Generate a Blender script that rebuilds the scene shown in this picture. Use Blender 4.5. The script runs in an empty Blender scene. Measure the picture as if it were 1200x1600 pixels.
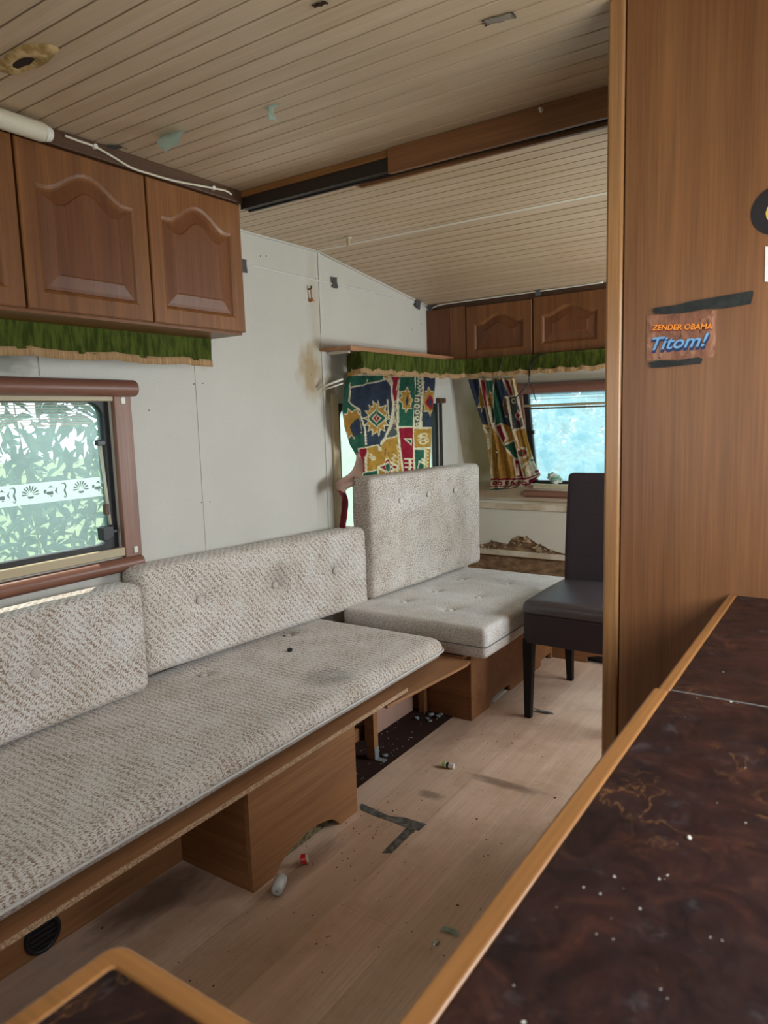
import bpy, bmesh, math, random
import numpy as np
from mathutils import Vector, Matrix, noise
random.seed(7)
scene = bpy.context.scene
COL = scene.collection
PI = math.pi

# ------------------------------------------------------------------ camera
F = 1120.0
CAM = np.array([0.0, 0.0, 1.25])
def cam_axes(yaw, pitch, roll):
    y, p, r = map(math.radians, (yaw, pitch, roll))
    fwd = np.array([-math.sin(y)*math.cos(p), math.cos(y)*math.cos(p), math.sin(p)])
    right = np.array([math.cos(y), math.sin(y), 0.0])
    up = np.cross(right, fwd)
    return math.cos(r)*right + math.sin(r)*up, -math.sin(r)*right + math.cos(r)*up, fwd
RT, UP, FW = cam_axes(34.2, -7.45, -1.75)
cd = bpy.data.cameras.new('camera'); cam = bpy.data.objects.new('camera', cd); COL.objects.link(cam)
cd.sensor_fit = 'VERTICAL'; cd.sensor_height = 36.0; cd.lens = F/1600*36
cd.clip_start = 0.01; cd.clip_end = 200
cd.dof.use_dof = True; cd.dof.focus_distance = 2.4; cd.dof.aperture_fstop = 9.0
cam.matrix_world = Matrix(((RT[0], UP[0], -FW[0], CAM[0]), (RT[1], UP[1], -FW[1], CAM[1]), (RT[2], UP[2], -FW[2], CAM[2]), (0, 0, 0, 1)))
scene.camera = cam
def at(axis, val, x, y):
    """a point seen at (x, y) of the photograph, standing in the plane axis = val"""
    d = ((x-600)/F)*RT + ((800-y)/F)*UP + FW
    t = (val-CAM[axis])/d[axis]
    return CAM + d*t

# ------------------------------------------------------------------ light
world = bpy.data.worlds.new('sky'); scene.world = world; world.use_nodes = True
nt = world.node_tree; bg = nt.nodes['Background']
bg.inputs[0].default_value = (0.80, 0.91, 1.0, 1); bg.inputs[1].default_value = 2.3
sd = bpy.data.lights.new('sun', 'SUN'); sd.energy = 7; sd.angle = 0.01; sd.color = (1, .93, .8)
sun = bpy.data.objects.new('sun', sd); COL.objects.link(sun)
sun.rotation_euler = (math.radians(25.5), 0, math.radians(223))
def portal(name, loc, rot, sx, sy):
    l = bpy.data.lights.new(name, 'AREA'); l.shape = 'RECTANGLE'; l.size = sx; l.size_y = sy
    l.cycles.is_portal = True
    o = bpy.data.objects.new(name, l); COL.objects.link(o); o.location = loc; o.rotation_euler = rot
portal('portal_left', (-2.12, .83, 1.10), (0, math.radians(-90), 0), .55, 1.3)
portal('portal_left_front', (-2.12, 3.12, 1.02), (0, math.radians(-90), 0), .7, .95)
portal('portal_front', (-.93, 4.05, 1.09), (math.radians(-90), 0, 0), 1.4, .6)
def daylight_fill(name, loc, rot, sx, sy, watts, color):
    l = bpy.data.lights.new(name, 'AREA'); l.shape = 'RECTANGLE'; l.size = sx; l.size_y = sy; l.energy = watts; l.color = color
    o = bpy.data.objects.new(name, l); COL.objects.link(o); o.location = loc; o.rotation_euler = rot
# lamps added to brighten the room: daylight in the unseen right and rear windows
daylight_fill('fill_right_front', (.48, 2.975, 1.1), (0, math.radians(90), 0), .62, 1.0, 38, (.93, .97, 1))
daylight_fill('fill_kitchen', (.48, .74, 1.33), (0, math.radians(90), 0), .54, 1.15, 22, (.96, .97, 1))
daylight_fill('fill_rear', (-.85, -1.72, 1.26), (math.radians(90), 0, 0), 1.45, .66, 5, (1, .95, .9))
scene.view_settings.view_transform = 'Standard'; scene.view_settings.look = 'None'
scene.view_settings.gamma = 1; scene.view_settings.use_curve_mapping = False
scene.view_settings.exposure = 0.2
scene.cycles.use_denoising = True
scene.cycles.max_bounces = 10; scene.cycles.diffuse_bounces = 6; scene.cycles.transparent_max_bounces = 12
scene.cycles.sample_clamp_indirect = 6
scene.cycles.caustics_reflective = False; scene.cycles.caustics_refractive = False

# ------------------------------------------------------------------ materials
def new_mat(name):
    m = bpy.data.materials.new(name); m.use_nodes = True
    return m, m.node_tree.nodes, m.node_tree.links, m.node_tree.nodes['Principled BSDF']
def plain(name, c, rough=.6, metal=0, spec=.5, alpha=None, trans=0):
    m, N, L, b = new_mat(name)
    b.inputs['Base Color'].default_value = (*c, 1); b.inputs['Roughness'].default_value = rough
    b.inputs['Metallic'].default_value = metal; b.inputs['Specular IOR Level'].default_value = spec
    if trans: b.inputs['Transmission Weight'].default_value = trans
    if alpha is not None: b.inputs['Alpha'].default_value = alpha
    return m
def ramp(N, stops):
    r = N.new('ShaderNodeValToRGB'); e = r.color_ramp.elements
    while len(e) > 1: e.remove(e[-1])
    e[0].position = stops[0][0]; e[0].color = (*stops[0][1], 1)
    for p, c in stops[1:]:
        k = e.new(p); k.color = (*c, 1)
    return r
def g(v): return (v, v, v)
def coords(N, L, scale, kind='Object', rot=(0, 0, 0), loc=(0, 0, 0)):
    t = N.new('ShaderNodeNewGeometry' if kind == 'Position' else 'ShaderNodeTexCoord'); mp = N.new('ShaderNodeMapping')
    mp.inputs['Scale'].default_value = scale; mp.inputs['Rotation'].default_value = rot; mp.inputs['Location'].default_value = loc
    L.new(t.outputs[kind], mp.inputs[0]); return mp.outputs[0]
def noise_n(N, L, vec, scale, detail=4, rough=.55, dist=0):
    n = N.new('ShaderNodeTexNoise'); n.inputs['Scale'].default_value = scale; n.inputs['Detail'].default_value = detail
    n.inputs['Roughness'].default_value = rough; n.inputs['Distortion'].default_value = dist
    L.new(vec, n.inputs['Vector']); return n.outputs['Fac']
def mixc(N, L, fac, a, b, mode='MIX'):
    m = N.new('ShaderNodeMix'); m.data_type = 'RGBA'; m.blend_type = mode
    for sock, v in ((m.inputs[0], fac), (m.inputs[6], a), (m.inputs[7], b)):
        if isinstance(v, (int, float)): sock.default_value = v
        elif isinstance(v, tuple): sock.default_value = (*v, 1)
        else: L.new(v, sock)
    return m.outputs[2]
def bump(N, L, b, h, strength=.2, dist=.002):
    bp = N.new('ShaderNodeBump'); bp.inputs['Strength'].default_value = strength; bp.inputs['Distance'].default_value = dist
    L.new(h, bp.inputs['Height']); L.new(bp.outputs[0], b.inputs['Normal'])
def wood(name, dark, light, axis='Z', rough=.42, fine=1.0, bumpk=.08, per_object=.12):
    m, N, L, b = new_mat(name)
    s = {'X': (1.2, 26, 26), 'Y': (26, 1.2, 26), 'Z': (26, 26, 1.2)}[axis]
    v = coords(N, L, tuple(k*fine for k in s))
    a = noise_n(N, L, v, 1.0, 5, .6, .6)
    s2 = {'X': (4, 220, 220), 'Y': (220, 4, 220), 'Z': (220, 220, 4)}[axis]
    c = noise_n(N, L, coords(N, L, s2), 1.0, 3, .6)
    r = ramp(N, [(.3, dark), (.7, light)]); L.new(a, r.inputs[0])
    r2 = ramp(N, [(.35, g(.72)), (.6, g(1.0))]); L.new(c, r2.inputs[0])
    col = mixc(N, L, .8, r.outputs[0], r2.outputs[0], 'MULTIPLY')
    if per_object:
        oi = N.new('ShaderNodeObjectInfo'); r3 = ramp(N, [(0, g(1-per_object)), (1, g(1+per_object*.3))]); L.new(oi.outputs['Random'], r3.inputs[0])
        col = mixc(N, L, 1.0, col, r3.outputs[0], 'MULTIPLY')
    L.new(col, b.inputs['Base Color']); b.inputs['Roughness'].default_value = rough
    bump(N, L, b, c, bumpk, .001)
    return m
OAK_D, OAK_L = (.155, .054, .015), (.275, .108, .030)
M = {}
M['oak_z'] = wood('oak_vertical_grain', OAK_D, OAK_L, 'Z')
M['oak_x'] = wood('oak_cross_grain', OAK_D, OAK_L, 'X')
M['oak_y'] = wood('oak_long_grain', OAK_D, OAK_L, 'Y')
M['oakdark_z'] = wood('dark_oak_vertical', (.12, .036, .010), (.20, .068, .020), 'Z')
M['oakdark_y'] = wood('dark_oak_long', (.13, .05, .02), (.21, .088, .036), 'Y')
M['veneer_z'] = wood('wardrobe_veneer', (.165, .063, .021), (.265, .112, .040), 'Z', .36, .7)
M['post'] = wood('post_beech', (.27, .125, .045), (.40, .20, .08), 'Z', .25)
M['edge_y'] = wood('beech_edging_long', (.22, .092, .026), (.34, .155, .050), 'Y', .3)
M['edge_x'] = wood('beech_edging_cross', (.22, .092, .026), (.34, .155, .050), 'X', .3)
M['board_y'] = wood('bench_board', (.27, .12, .05), (.38, .185, .08), 'Y', .55)
M['bench_y'] = wood('bench_side_long', (.28, .12, .045), (.41, .19, .075), 'Y', .5)
M['bench_x'] = wood('bench_side_cross', (.22, .09, .033), (.33, .145, .055), 'X', .5)
M['beam_x'] = wood('beam_veneer', (.20, .08, .03), (.29, .125, .05), 'X', .4)
M['dark_trim'] = wood('dark_trim', (.07, .03, .014), (.12, .055, .025), 'Y', .5)
M['shelf'] = wood('shelf_oak', (.34, .15, .07), (.48, .25, .13), 'Y', .4)
M['black'] = plain('black_rubber', (.012, .012, .014), .5)
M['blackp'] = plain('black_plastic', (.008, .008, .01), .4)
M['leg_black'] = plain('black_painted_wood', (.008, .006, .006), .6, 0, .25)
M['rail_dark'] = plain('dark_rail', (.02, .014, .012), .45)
M['tube'] = plain('brown_blind_case', (.20, .085, .055), .4)
M['jamb'] = wood('brown_jamb', (.21, .10, .065), (.30, .15, .10), 'Z', .45)
M['sill'] = plain('beige_track', (.46, .38, .24), .45)
M['white'] = plain('white_plastic', (.72, .70, .62), .4)
M['cream'] = plain('cream_plastic', (.62, .57, .44), .4)
M['grey_tape'] = plain('grey_tape', (.16, .165, .16), .5)
M['green_foil'] = plain('green_silver_tape', (.55, .66, .58), .4, .0)
M['faint'] = plain('grey_residue', (.46, .40, .32), .7)
M['steel'] = plain('steel', (.5, .5, .5), .35, 1)
M['duct'] = plain('dusty_foil', (.25, .27, .28), .45, .3)
M['carpet'] = plain('dark_carpet', (.035, .018, .014), .95, spec=.1)
M['pinkboard'] = plain('pinkish_board', (.42, .25, .19), .7)
M['cord'] = plain('white_cord', (.66, .64, .60), .8)
M['red'] = plain('red_plastic', (.55, .01, .015), .3)
M['orange'] = plain('orange_rubber', (.45, .15, .04), .5)
M['piping'] = plain('pale_piping', (.60, .58, .55), .8, spec=.2)
M['fringe'] = None
def make_wall(name, base, stain_spots=()):
    m, N, L, b = new_mat(name)
    v = coords(N, L, (1, 1, 1))
    n = noise_n(N, L, v, 2.2, 4, .6)
    w = noise_n(N, L, coords(N, L, (160, 160, 420)), 1, 2, .6)
    r = ramp(N, [(.3, tuple(c*.93 for c in base)), (.65, base)]); L.new(n, r.inputs[0])
    r2 = ramp(N, [(.35, g(.88)), (.6, g(1))]); L.new(w, r2.inputs[0])
    col = mixc(N, L, .7, r.outputs[0], r2.outputs[0], 'MULTIPLY')
    # water stains that keep a place of their own on the wallpaper
    for (cx, cy, cz, rx, ry, rz, strength, sc) in stain_spots:
        mp = coords(N, L, (1/rx, 1/ry, 1/rz), 'Position', loc=(-cx/rx, -cy/ry, -cz/rz))
        ad = N.new('ShaderNodeVectorMath'); ad.operation = 'LENGTH'
        nv = N.new('ShaderNodeTexNoise'); nv.inputs['Scale'].default_value = 1.6; nv.inputs['Detail'].default_value = 5; L.new(mp, nv.inputs['Vector'])
        wv = N.new('ShaderNodeVectorMath'); wv.operation = 'MULTIPLY_ADD'
        L.new(nv.outputs['Color'], wv.inputs[0]); wv.inputs[1].default_value = (1.3, 1.3, 1.3); L.new(mp, wv.inputs[2])
        sb = N.new('ShaderNodeVectorMath'); sb.operation = 'SUBTRACT'; L.new(wv.outputs[0], sb.inputs[0]); sb.inputs[1].default_value = (.65, .65, .65)
        L.new(sb.outputs[0], ad.inputs[0])
        rr = ramp(N, [(.35, g(strength)), (1.0, g(0))]); L.new(ad.outputs['Value'], rr.inputs[0])
        col = mixc(N, L, rr.outputs[0], col, sc)
    L.new(col, b.inputs['Base Color']); b.inputs['Roughness'].default_value = .75; b.inputs['Specular IOR Level'].default_value = .25
    bump(N, L, b, w, .25, .0012)
    return m
M['wallL'] = make_wall('wallpaper_left', (.61, .59, .53), [
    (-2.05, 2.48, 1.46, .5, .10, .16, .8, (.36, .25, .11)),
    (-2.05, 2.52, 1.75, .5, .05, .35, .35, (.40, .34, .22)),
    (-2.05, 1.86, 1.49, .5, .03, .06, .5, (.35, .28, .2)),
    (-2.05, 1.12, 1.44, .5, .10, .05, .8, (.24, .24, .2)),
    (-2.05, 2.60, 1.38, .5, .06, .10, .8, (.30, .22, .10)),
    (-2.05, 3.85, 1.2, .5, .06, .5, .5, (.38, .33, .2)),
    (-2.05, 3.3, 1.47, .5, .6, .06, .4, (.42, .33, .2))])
M['wallF'] = make_wall('wallpaper_front', (.62, .57, .47), [
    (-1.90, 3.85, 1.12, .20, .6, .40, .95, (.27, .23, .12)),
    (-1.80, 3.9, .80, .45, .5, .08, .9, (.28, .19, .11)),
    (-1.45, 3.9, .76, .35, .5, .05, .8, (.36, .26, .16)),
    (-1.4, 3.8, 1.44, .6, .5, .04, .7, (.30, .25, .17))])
M['wallP'] = make_wall('wallpaper_plain', (.62, .60, .54))
# ceiling boards
def ceiling_mat(name, lo, hi):
    m, N, L, b = new_mat(name)
    a = noise_n(N, L, coords(N, L, (1.2, 22, 22), 'Position'), 1, 5, .6, .4)
    c = noise_n(N, L, coords(N, L, (3, 260, 260), 'Position'), 1, 2, .6)
    st = noise_n(N, L, coords(N, L, (1, 1, 1), 'Position'), 3.2, 5, .62)
    r = ramp(N, [(.3, lo), (.68, hi)]); L.new(a, r.inputs[0])
    rs = ramp(N, [(.52, g(0)), (.70, g(.40))]); L.new(st, rs.inputs[0])
    col = mixc(N, L, rs.outputs[0], r.outputs[0], (.50, .33, .16))
    r2 = ramp(N, [(.3, g(.86)), (.6, g(1))]); L.new(c, r2.inputs[0])
    col = mixc(N, L, .8, col, r2.outputs[0], 'MULTIPLY')
    L.new(col, b.inputs['Base Color']); b.inputs['Roughness'].default_value = .42
    return m
M['ceil'] = ceiling_mat('ceiling_board', (.48, .35, .22), (.61, .465, .315))
M['joint'] = plain('ceiling_joint', (.06, .025, .01), .7)
M['ceil_white'] = plain('white_ceiling_strip', (.66, .60, .48), .5)
# floor laminate
def floor_mat():
    m, N, L, b = new_mat('floor_laminate')
    a = noise_n(N, L, coords(N, L, (14, .8, 14), 'Position'), 1, 5, .6, .5)
    r = ramp(N, [(.3, (.62, .415, .29)), (.7, (.76, .56, .425))]); L.new(a, r.inputs[0])
    c = noise_n(N, L, coords(N, L, (160, 5, 160), 'Position'), 1, 3, .6)
    r2 = ramp(N, [(.35, g(.84)), (.6, g(1))]); L.new(c, r2.inputs[0])
    col = mixc(N, L, .8, r.outputs[0], r2.outputs[0], 'MULTIPLY')
    oi = N.new('ShaderNodeObjectInfo'); r3 = ramp(N, [(0, g(.86)), (1, g(1.04))]); L.new(oi.outputs['Random'], r3.inputs[0])
    col = mixc(N, L, 1.0, col, r3.outputs[0], 'MULTIPLY')
    # dirt, everywhere a little and in drifts
    d = noise_n(N, L, coords(N, L, (1, 1, 1), 'Position'), 3.0, 6, .7)
    rd = ramp(N, [(.48, g(0)), (.72, g(.55))]); L.new(d, rd.inputs[0])
    col = mixc(N, L, rd.outputs[0], col, (.30, .17, .10))
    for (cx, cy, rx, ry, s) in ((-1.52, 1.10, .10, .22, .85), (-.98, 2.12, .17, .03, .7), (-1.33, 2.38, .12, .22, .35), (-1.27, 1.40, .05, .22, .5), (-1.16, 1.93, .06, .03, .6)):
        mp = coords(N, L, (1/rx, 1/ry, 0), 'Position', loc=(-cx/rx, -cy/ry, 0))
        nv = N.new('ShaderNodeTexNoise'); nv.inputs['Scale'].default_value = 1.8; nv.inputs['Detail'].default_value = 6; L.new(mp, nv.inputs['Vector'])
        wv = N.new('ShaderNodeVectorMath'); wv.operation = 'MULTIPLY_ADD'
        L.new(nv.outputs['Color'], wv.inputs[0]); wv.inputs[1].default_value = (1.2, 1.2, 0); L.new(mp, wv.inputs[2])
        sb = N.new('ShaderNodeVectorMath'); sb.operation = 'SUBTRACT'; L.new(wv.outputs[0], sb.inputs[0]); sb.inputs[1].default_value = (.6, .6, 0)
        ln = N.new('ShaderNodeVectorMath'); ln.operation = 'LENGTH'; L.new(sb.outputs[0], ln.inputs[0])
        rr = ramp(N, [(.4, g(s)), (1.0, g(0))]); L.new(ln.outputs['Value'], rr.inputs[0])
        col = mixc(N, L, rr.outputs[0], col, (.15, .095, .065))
    L.new(col, b.inputs['Base Color']); b.inputs['Roughness'].default_value = .38
    rg = ramp(N, [(.3, g(.30)), (.7, g(.55))]); L.new(d, rg.inputs[0]); L.new(rg.outputs[0], b.inputs['Roughness'])
    return m
M['floor'] = floor_mat()
# counter laminate
def counter_mat():
    m, N, L, b = new_mat('dark_stone_laminate')
    v = coords(N, L, (1, 1, 1))
    a = noise_n(N, L, v, 20, 8, .75, 1.0)
    r = ramp(N, [(.36, (.006, .003, .004)), (.55, (.024, .009, .008)), (.70, (.055, .019, .012))]); L.new(a, r.inputs[0])
    e = noise_n(N, L, coords(N, L, (1, 1, 1), loc=(3, 1, 0)), 9, 5, .62, 1.2)
    rv = ramp(N, [(.492, g(0)), (.5, g(.75)), (.508, g(0))]); L.new(e, rv.inputs[0])
    ms = noise_n(N, L, coords(N, L, (1, 1, 1), loc=(9, 4, 0)), 5, 3)
    rm = ramp(N, [(.47, g(0)), (.62, g(.75))]); L.new(ms, rm.inputs[0])
    fac = mixc(N, L, 1.0, rv.outputs[0], rm.outputs[0], 'MULTIPLY')
    col = mixc(N, L, fac, r.outputs[0], (.26, .12, .04))
    d = noise_n(N, L, coords(N, L, (1, 1, 1), loc=(1, 7, 2)), 22, 6, .75)
    rd = ramp(N, [(.58, g(0)), (.82, g(.35))]); L.new(d, rd.inputs[0])
    col = mixc(N, L, rd.outputs[0], col, (.17, .17, .18))
    L.new(col, b.inputs['Base Color'])
    rg = ramp(N, [(.35, g(.34)), (.7, g(.6))]); L.new(d, rg.inputs[0]); L.new(rg.outputs[0], b.inputs['Roughness']); b.inputs['Specular IOR Level'].default_value = .3
    return m
M['counter'] = counter_mat()
# bench fabric
def fabric(name, angle, line=.7, brown=.75, pale=(.78, .745, .70)):
    m, N, L, b = new_mat(name)
    t = N.new('ShaderNodeTexCoord')
    def mapped(scale, rot=angle):
        mp = N.new('ShaderNodeMapping'); mp.vector_type = 'POINT'
        rt = N.new('ShaderNodeVectorRotate'); rt.rotation_type = 'Z_AXIS'; rt.inputs['Angle'].default_value = rot
        L.new(t.outputs['UV'], rt.inputs['Vector']); L.new(rt.outputs[0], mp.inputs[0]); mp.inputs['Scale'].default_value = scale
        return mp.outputs[0]
    sp = noise_n(N, L, mapped((120, 230, 1)), 1, 2, .75)
    big = noise_n(N, L, mapped((9, 9, 1)), 1, 4, .6)
    band = N.new('ShaderNodeTexWave'); band.wave_type = 'BANDS'; band.bands_direction = 'X'
    band.inputs['Scale'].default_value = 1.0; band.inputs['Distortion'].default_value = .6; band.inputs['Detail'].default_value = 1
    L.new(mapped((2*PI/.020/20*1.0, 2, 1)), band.inputs['Vector'])
    ln = ramp(N, [(.0, g(0)), (.80, g(0)), (.97, g(1))]); L.new(band.outputs['Fac'], ln.inputs[0])
    row = N.new('ShaderNodeMath'); row.operation = 'MULTIPLY_ADD'; L.new(band.outputs['Fac'], row.inputs[0]); row.inputs[1].default_value = -.045*min(1, line*2.4); L.new(sp, row.inputs[2])
    ad = N.new('ShaderNodeMath'); ad.operation = 'MULTIPLY_ADD'; L.new(big, ad.inputs[0]); ad.inputs[1].default_value = .22; L.new(row.outputs[0], ad.inputs[2])
    t0 = .615-.02*min(1, line*2.4); r = ramp(N, [(t0, g(0)), (t0+.045, g(brown))]); L.new(ad.outputs[0], r.inputs[0])
    col = mixc(N, L, r.outputs[0], pale, (.26, .16, .09))
    gs = noise_n(N, L, mapped((420, 420, 1)), 1, 2, .6)
    rg = ramp(N, [(.35, g(.68)), (.6, g(1))]); L.new(gs, rg.inputs[0])
    col = mixc(N, L, .8, col, rg.outputs[0], 'MULTIPLY')
    mm = N.new('ShaderNodeMath'); mm.operation = 'MULTIPLY'; L.new(ln.outputs[0], mm.inputs[0]); mm.inputs[1].default_value = line
    col = mixc(N, L, mm.outputs[0], col, (.72, .70, .67))
    dn = noise_n(N, L, mapped((3.2, 3.2, 1)), 1, 4, .6)
    rdn = ramp(N, [(.35, (.90, .86, .80)), (.6, (1, 1, 1))]); L.new(dn, rdn.inputs[0])
    col = mixc(N, L, 1.0, col, rdn.outputs[0], 'MULTIPLY')
    # dirt marks, and shade of the button dimples, painted per vertex
    at_ = N.new('ShaderNodeAttribute'); at_.attribute_name = 'stain_shade'
    sm = N.new('ShaderNodeMath'); sm.operation = 'MULTIPLY'; L.new(at_.outputs['Fac'], sm.inputs[0]); sm.inputs[1].default_value = .8
    col = mixc(N, L, sm.outputs[0], col, (.085, .075, .055))
    L.new(col, b.inputs['Base Color']); b.inputs['Roughness'].default_value = .9; b.inputs['Specular IOR Level'].default_value = .15
    b.inputs['Sheen Weight'].default_value = .2
    hh = N.new('ShaderNodeMath'); hh.operation = 'MULTIPLY_ADD'; L.new(sp, hh.inputs[0]); hh.inputs[1].default_value = .6; L.new(mm.outputs[0], hh.inputs[2])
    bump(N, L, b, hh.outputs[0], .5, .0015)
    return m
M['fab_seat'] = fabric('ribbed_fabric_across', 0.0, .42, .9)
M['fab_back'] = fabric('ribbed_fabric_diagonal', math.radians(-42), .42, .9)
M['fab_plain'] = fabric('speckled_fabric', math.radians(25), .12, .85)
M['fab_pale'] = fabric('speckled_fabric_pale', math.radians(25), .08, .55, (.80, .785, .76))
def noisy(name, c1, c2, scale, rough=.8, spec=.3, bk=.2, vec=(1, 1, 1), lo=.4, hi=.6):
    m, N, L, b = new_mat(name)
    a = noise_n(N, L, coords(N, L, vec), scale, 4, .6)
    r = ramp(N, [(lo, c1), (hi, c2)]); L.new(a, r.inputs[0]); L.new(r.outputs[0], b.inputs['Base Color'])
    b.inputs['Roughness'].default_value = rough; b.inputs['Specular IOR Level'].default_value = spec
    bump(N, L, b, a, bk, .002)
    return m
M['chair_fab'] = noisy('chair_weave', (.032, .023, .026), (.052, .038, .042), 400, .7, .25, .4)
M['chair_top'] = noisy('chair_seat_cover', (.045, .035, .040), (.075, .060, .068), 420, .36, .9, .3)
M['velvet'] = noisy('green_velvet', (.06, .085, .014), (.15, .185, .03), 1, .85, .2, .4, (60, 60, 12))
M['fringe'] = noisy('gold_fringe', (.50, .30, .14), (.74, .52, .29), 1, .8, .2, .5, (300, 300, 8))
M['rotten'] = noisy('bare_rotten_board', (.10, .055, .03), (.36, .22, .12), 14, .9, .1, .9, (1, 1, 2.2), .3, .7)
M['peel'] = noisy('peeled_layer', (.13, .08, .05), (.45, .32, .20), 30, .9, .1, .9)
M['railpaint'] = noisy('cream_rail', (.44, .34, .23), (.62, .53, .41), 6, .6, .3, .1)
M['chip'] = noisy('chipboard_edge', (.30, .18, .10), (.60, .42, .27), 260, .9, .1, .4)
M['foam'] = noisy('old_foam', (.30, .19, .07), (.62, .45, .22), 30, .95, .1, .8)
M['insul'] = noisy('mineral_wool', (.10, .08, .04), (.26, .22, .13), 60, .95, .1, .9)
M['seatmat'] = M['fab_seat']
def glass_mat(name, milk, tint, scale=5, gloss=True, lo=.3, hi=.7, mk2=None):
    m = bpy.data.materials.new(name); m.use_nodes = True; N = m.node_tree.nodes; L = m.node_tree.links
    for n in list(N):
        if n.type != 'OUTPUT_MATERIAL': N.remove(n)
    out = [n for n in N if n.type == 'OUTPUT_MATERIAL'][0]
    tr = N.new('ShaderNodeBsdfTransparent'); tr.inputs[0].default_value = (.97, .98, .98, 1)
    tl = N.new('ShaderNodeBsdfTranslucent'); tl.inputs[0].default_value = (*tint, 1)
    mx = N.new('ShaderNodeMixShader')
    a = noise_n(N, L, coords(N, L, (1, 1, 1)), scale, 6, .65)
    r = ramp(N, [(lo, g(milk)), (hi, g(mk2 if mk2 is not None else milk*1.6))]); L.new(a, r.inputs[0])
    L.new(r.outputs[0], mx.inputs[0]); L.new(tr.outputs[0], mx.inputs[1]); L.new(tl.outputs[0], mx.inputs[2])
    gl = N.new('ShaderNodeBsdfGlossy'); gl.inputs['Roughness'].default_value = .45
    m2 = N.new('ShaderNodeMixShader'); m2.inputs[0].default_value = .03
    L.new(mx.outputs[0], m2.inputs[1]); L.new(gl.outputs[0], m2.inputs[2]); L.new(m2.outputs[0], out.inputs[0])
    return m
M['pane1'] = glass_mat('dirty_acrylic', .16, (.62, .85, .88), 4)
M['pane2'] = glass_mat('dirty_acrylic_side', .40, (.85, 1, .95), 3)
M['pane3'] = glass_mat('cloudy_acrylic', .38, (.36, .54, .60), 9, mk2=.95, lo=.38, hi=.62)
M['film'] = glass_mat('white_film', .88, (.95, 1, 1), 4, mk2=.92)
M['pane_clear'] = glass_mat('clear_acrylic', .05, (.9, .97, 1), 4)
M['motif'] = plain('grey_green_print', (.07, .13, .12), .6, alpha=.85)
def leaf_mat(name, a, c):
    m, N, L, b = new_mat(name)
    oi = N.new('ShaderNodeObjectInfo'); nn = noise_n(N, L, coords(N, L, (1, 1, 1), 'Generated'), 9, 2)
    ad = N.new('ShaderNodeMath'); ad.operation = 'MULTIPLY_ADD'; L.new(oi.outputs['Random'], ad.inputs[0]); ad.inputs[1].default_value = .6
    ad2 = N.new('ShaderNodeMath'); ad2.operation = 'MULTIPLY'; L.new(nn, ad2.inputs[0]); ad2.inputs[1].default_value = .5; L.new(ad2.outputs[0], ad.inputs[2])
    r = ramp(N, [(.15, a), (.85, c)]); L.new(ad.outputs[0], r.inputs[0]); L.new(r.outputs[0], b.inputs['Base Color'])
    b.inputs['Roughness'].default_value = .4
    b.inputs['Transmission Weight'].default_value = 0
    # leaf lets light through
    tl = N.new('ShaderNodeBsdfTranslucent'); L.new(r.outputs[0], tl.inputs[0])
    mx = N.new('ShaderNodeMixShader'); mx.inputs[0].default_value = .35
    out = [n for n in N if n.type == 'OUTPUT_MATERIAL'][0]
    L.new(b.outputs[0], mx.inputs[1]); L.new(tl.outputs[0], mx.inputs[2]); L.new(mx.outputs[0], out.inputs[0])
    return m
M['leaf'] = leaf_mat('leaf_green', (.09, .22, .14), (.34, .56, .26))
M['leaf_far'] = leaf_mat('leaf_far', (.06, .16, .11), (.26, .46, .26))
M['stem'] = plain('stem', (.22, .16, .09), .8)
M['grass'] = noisy('grass', (.09, .13, .05), (.17, .22, .09), 8, .9)

# ------------------------------------------------------------------ builders
WM = {}
def empty(name, loc, label=None, cat=None, group=None, rz=0):
    o = bpy.data.objects.new(name, None); COL.objects.link(o); o.location = loc; o.rotation_euler = (0, 0, rz)
    o.empty_display_size = .05
    WM[o.name] = Matrix.Translation(loc) @ Matrix.Rotation(rz, 4, 'Z')
    tag(o, label, cat, group); return o
def tag(o, label=None, cat=None, group=None, kind=None):
    if label: o['label'] = label
    if cat: o['category'] = cat
    if group: o['group'] = group
    if kind: o['kind'] = kind
    return o
def link_mesh(name, bm, mat, parent=None, smooth=False, bevel=0, seg=2, origin=None):
    """world-space bmesh -> one mesh object; its origin goes to the parent's, or to its own base"""
    if parent is None:
        if origin is None:
            cs = [v.co for v in bm.verts]
            lo = [min(c[i] for c in cs) for i in range(3)]; hi = [max(c[i] for c in cs) for i in range(3)]
            origin = ((lo[0]+hi[0])/2, (lo[1]+hi[1])/2, lo[2])
        T = Matrix.Translation(origin)
    else:
        T = WM[parent.name]
    bm.transform(T.inverted())
    me = bpy.data.meshes.new(name); bm.normal_update(); bm.to_mesh(me); bm.free()
    o = bpy.data.objects.new(name, me); COL.objects.link(o)
    for m_ in (mat if isinstance(mat, (list, tuple)) else [mat]): me.materials.append(m_)
    if parent is None: o.location = origin
    else: o.parent = parent
    WM[o.name] = T
    if smooth:
        for p in me.polygons: p.use_smooth = True
    if bevel:
        bv = o.modifiers.new('bevel', 'BEVEL'); bv.width = bevel; bv.segments = seg; bv.limit_method = 'ANGLE'; bv.angle_limit = math.radians(40)
        for p in me.polygons: p.use_smooth = True
        bv.harden_normals = True
    return o
def BM(): return bmesh.new()
def box(bm, x0, x1, y0, y1, z0, z1, mat=0):
    vs = [bm.verts.new((x, y, z)) for x in (x0, x1) for y in (y0, y1) for z in (z0, z1)]
    for f in ((0, 1, 3, 2), (4, 6, 7, 5), (0, 4, 5, 1), (2, 3, 7, 6), (0, 2, 6, 4), (1, 5, 7, 3)):
        fc = bm.faces.new([vs[i] for i in f]); fc.material_index = mat
    return vs
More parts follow.
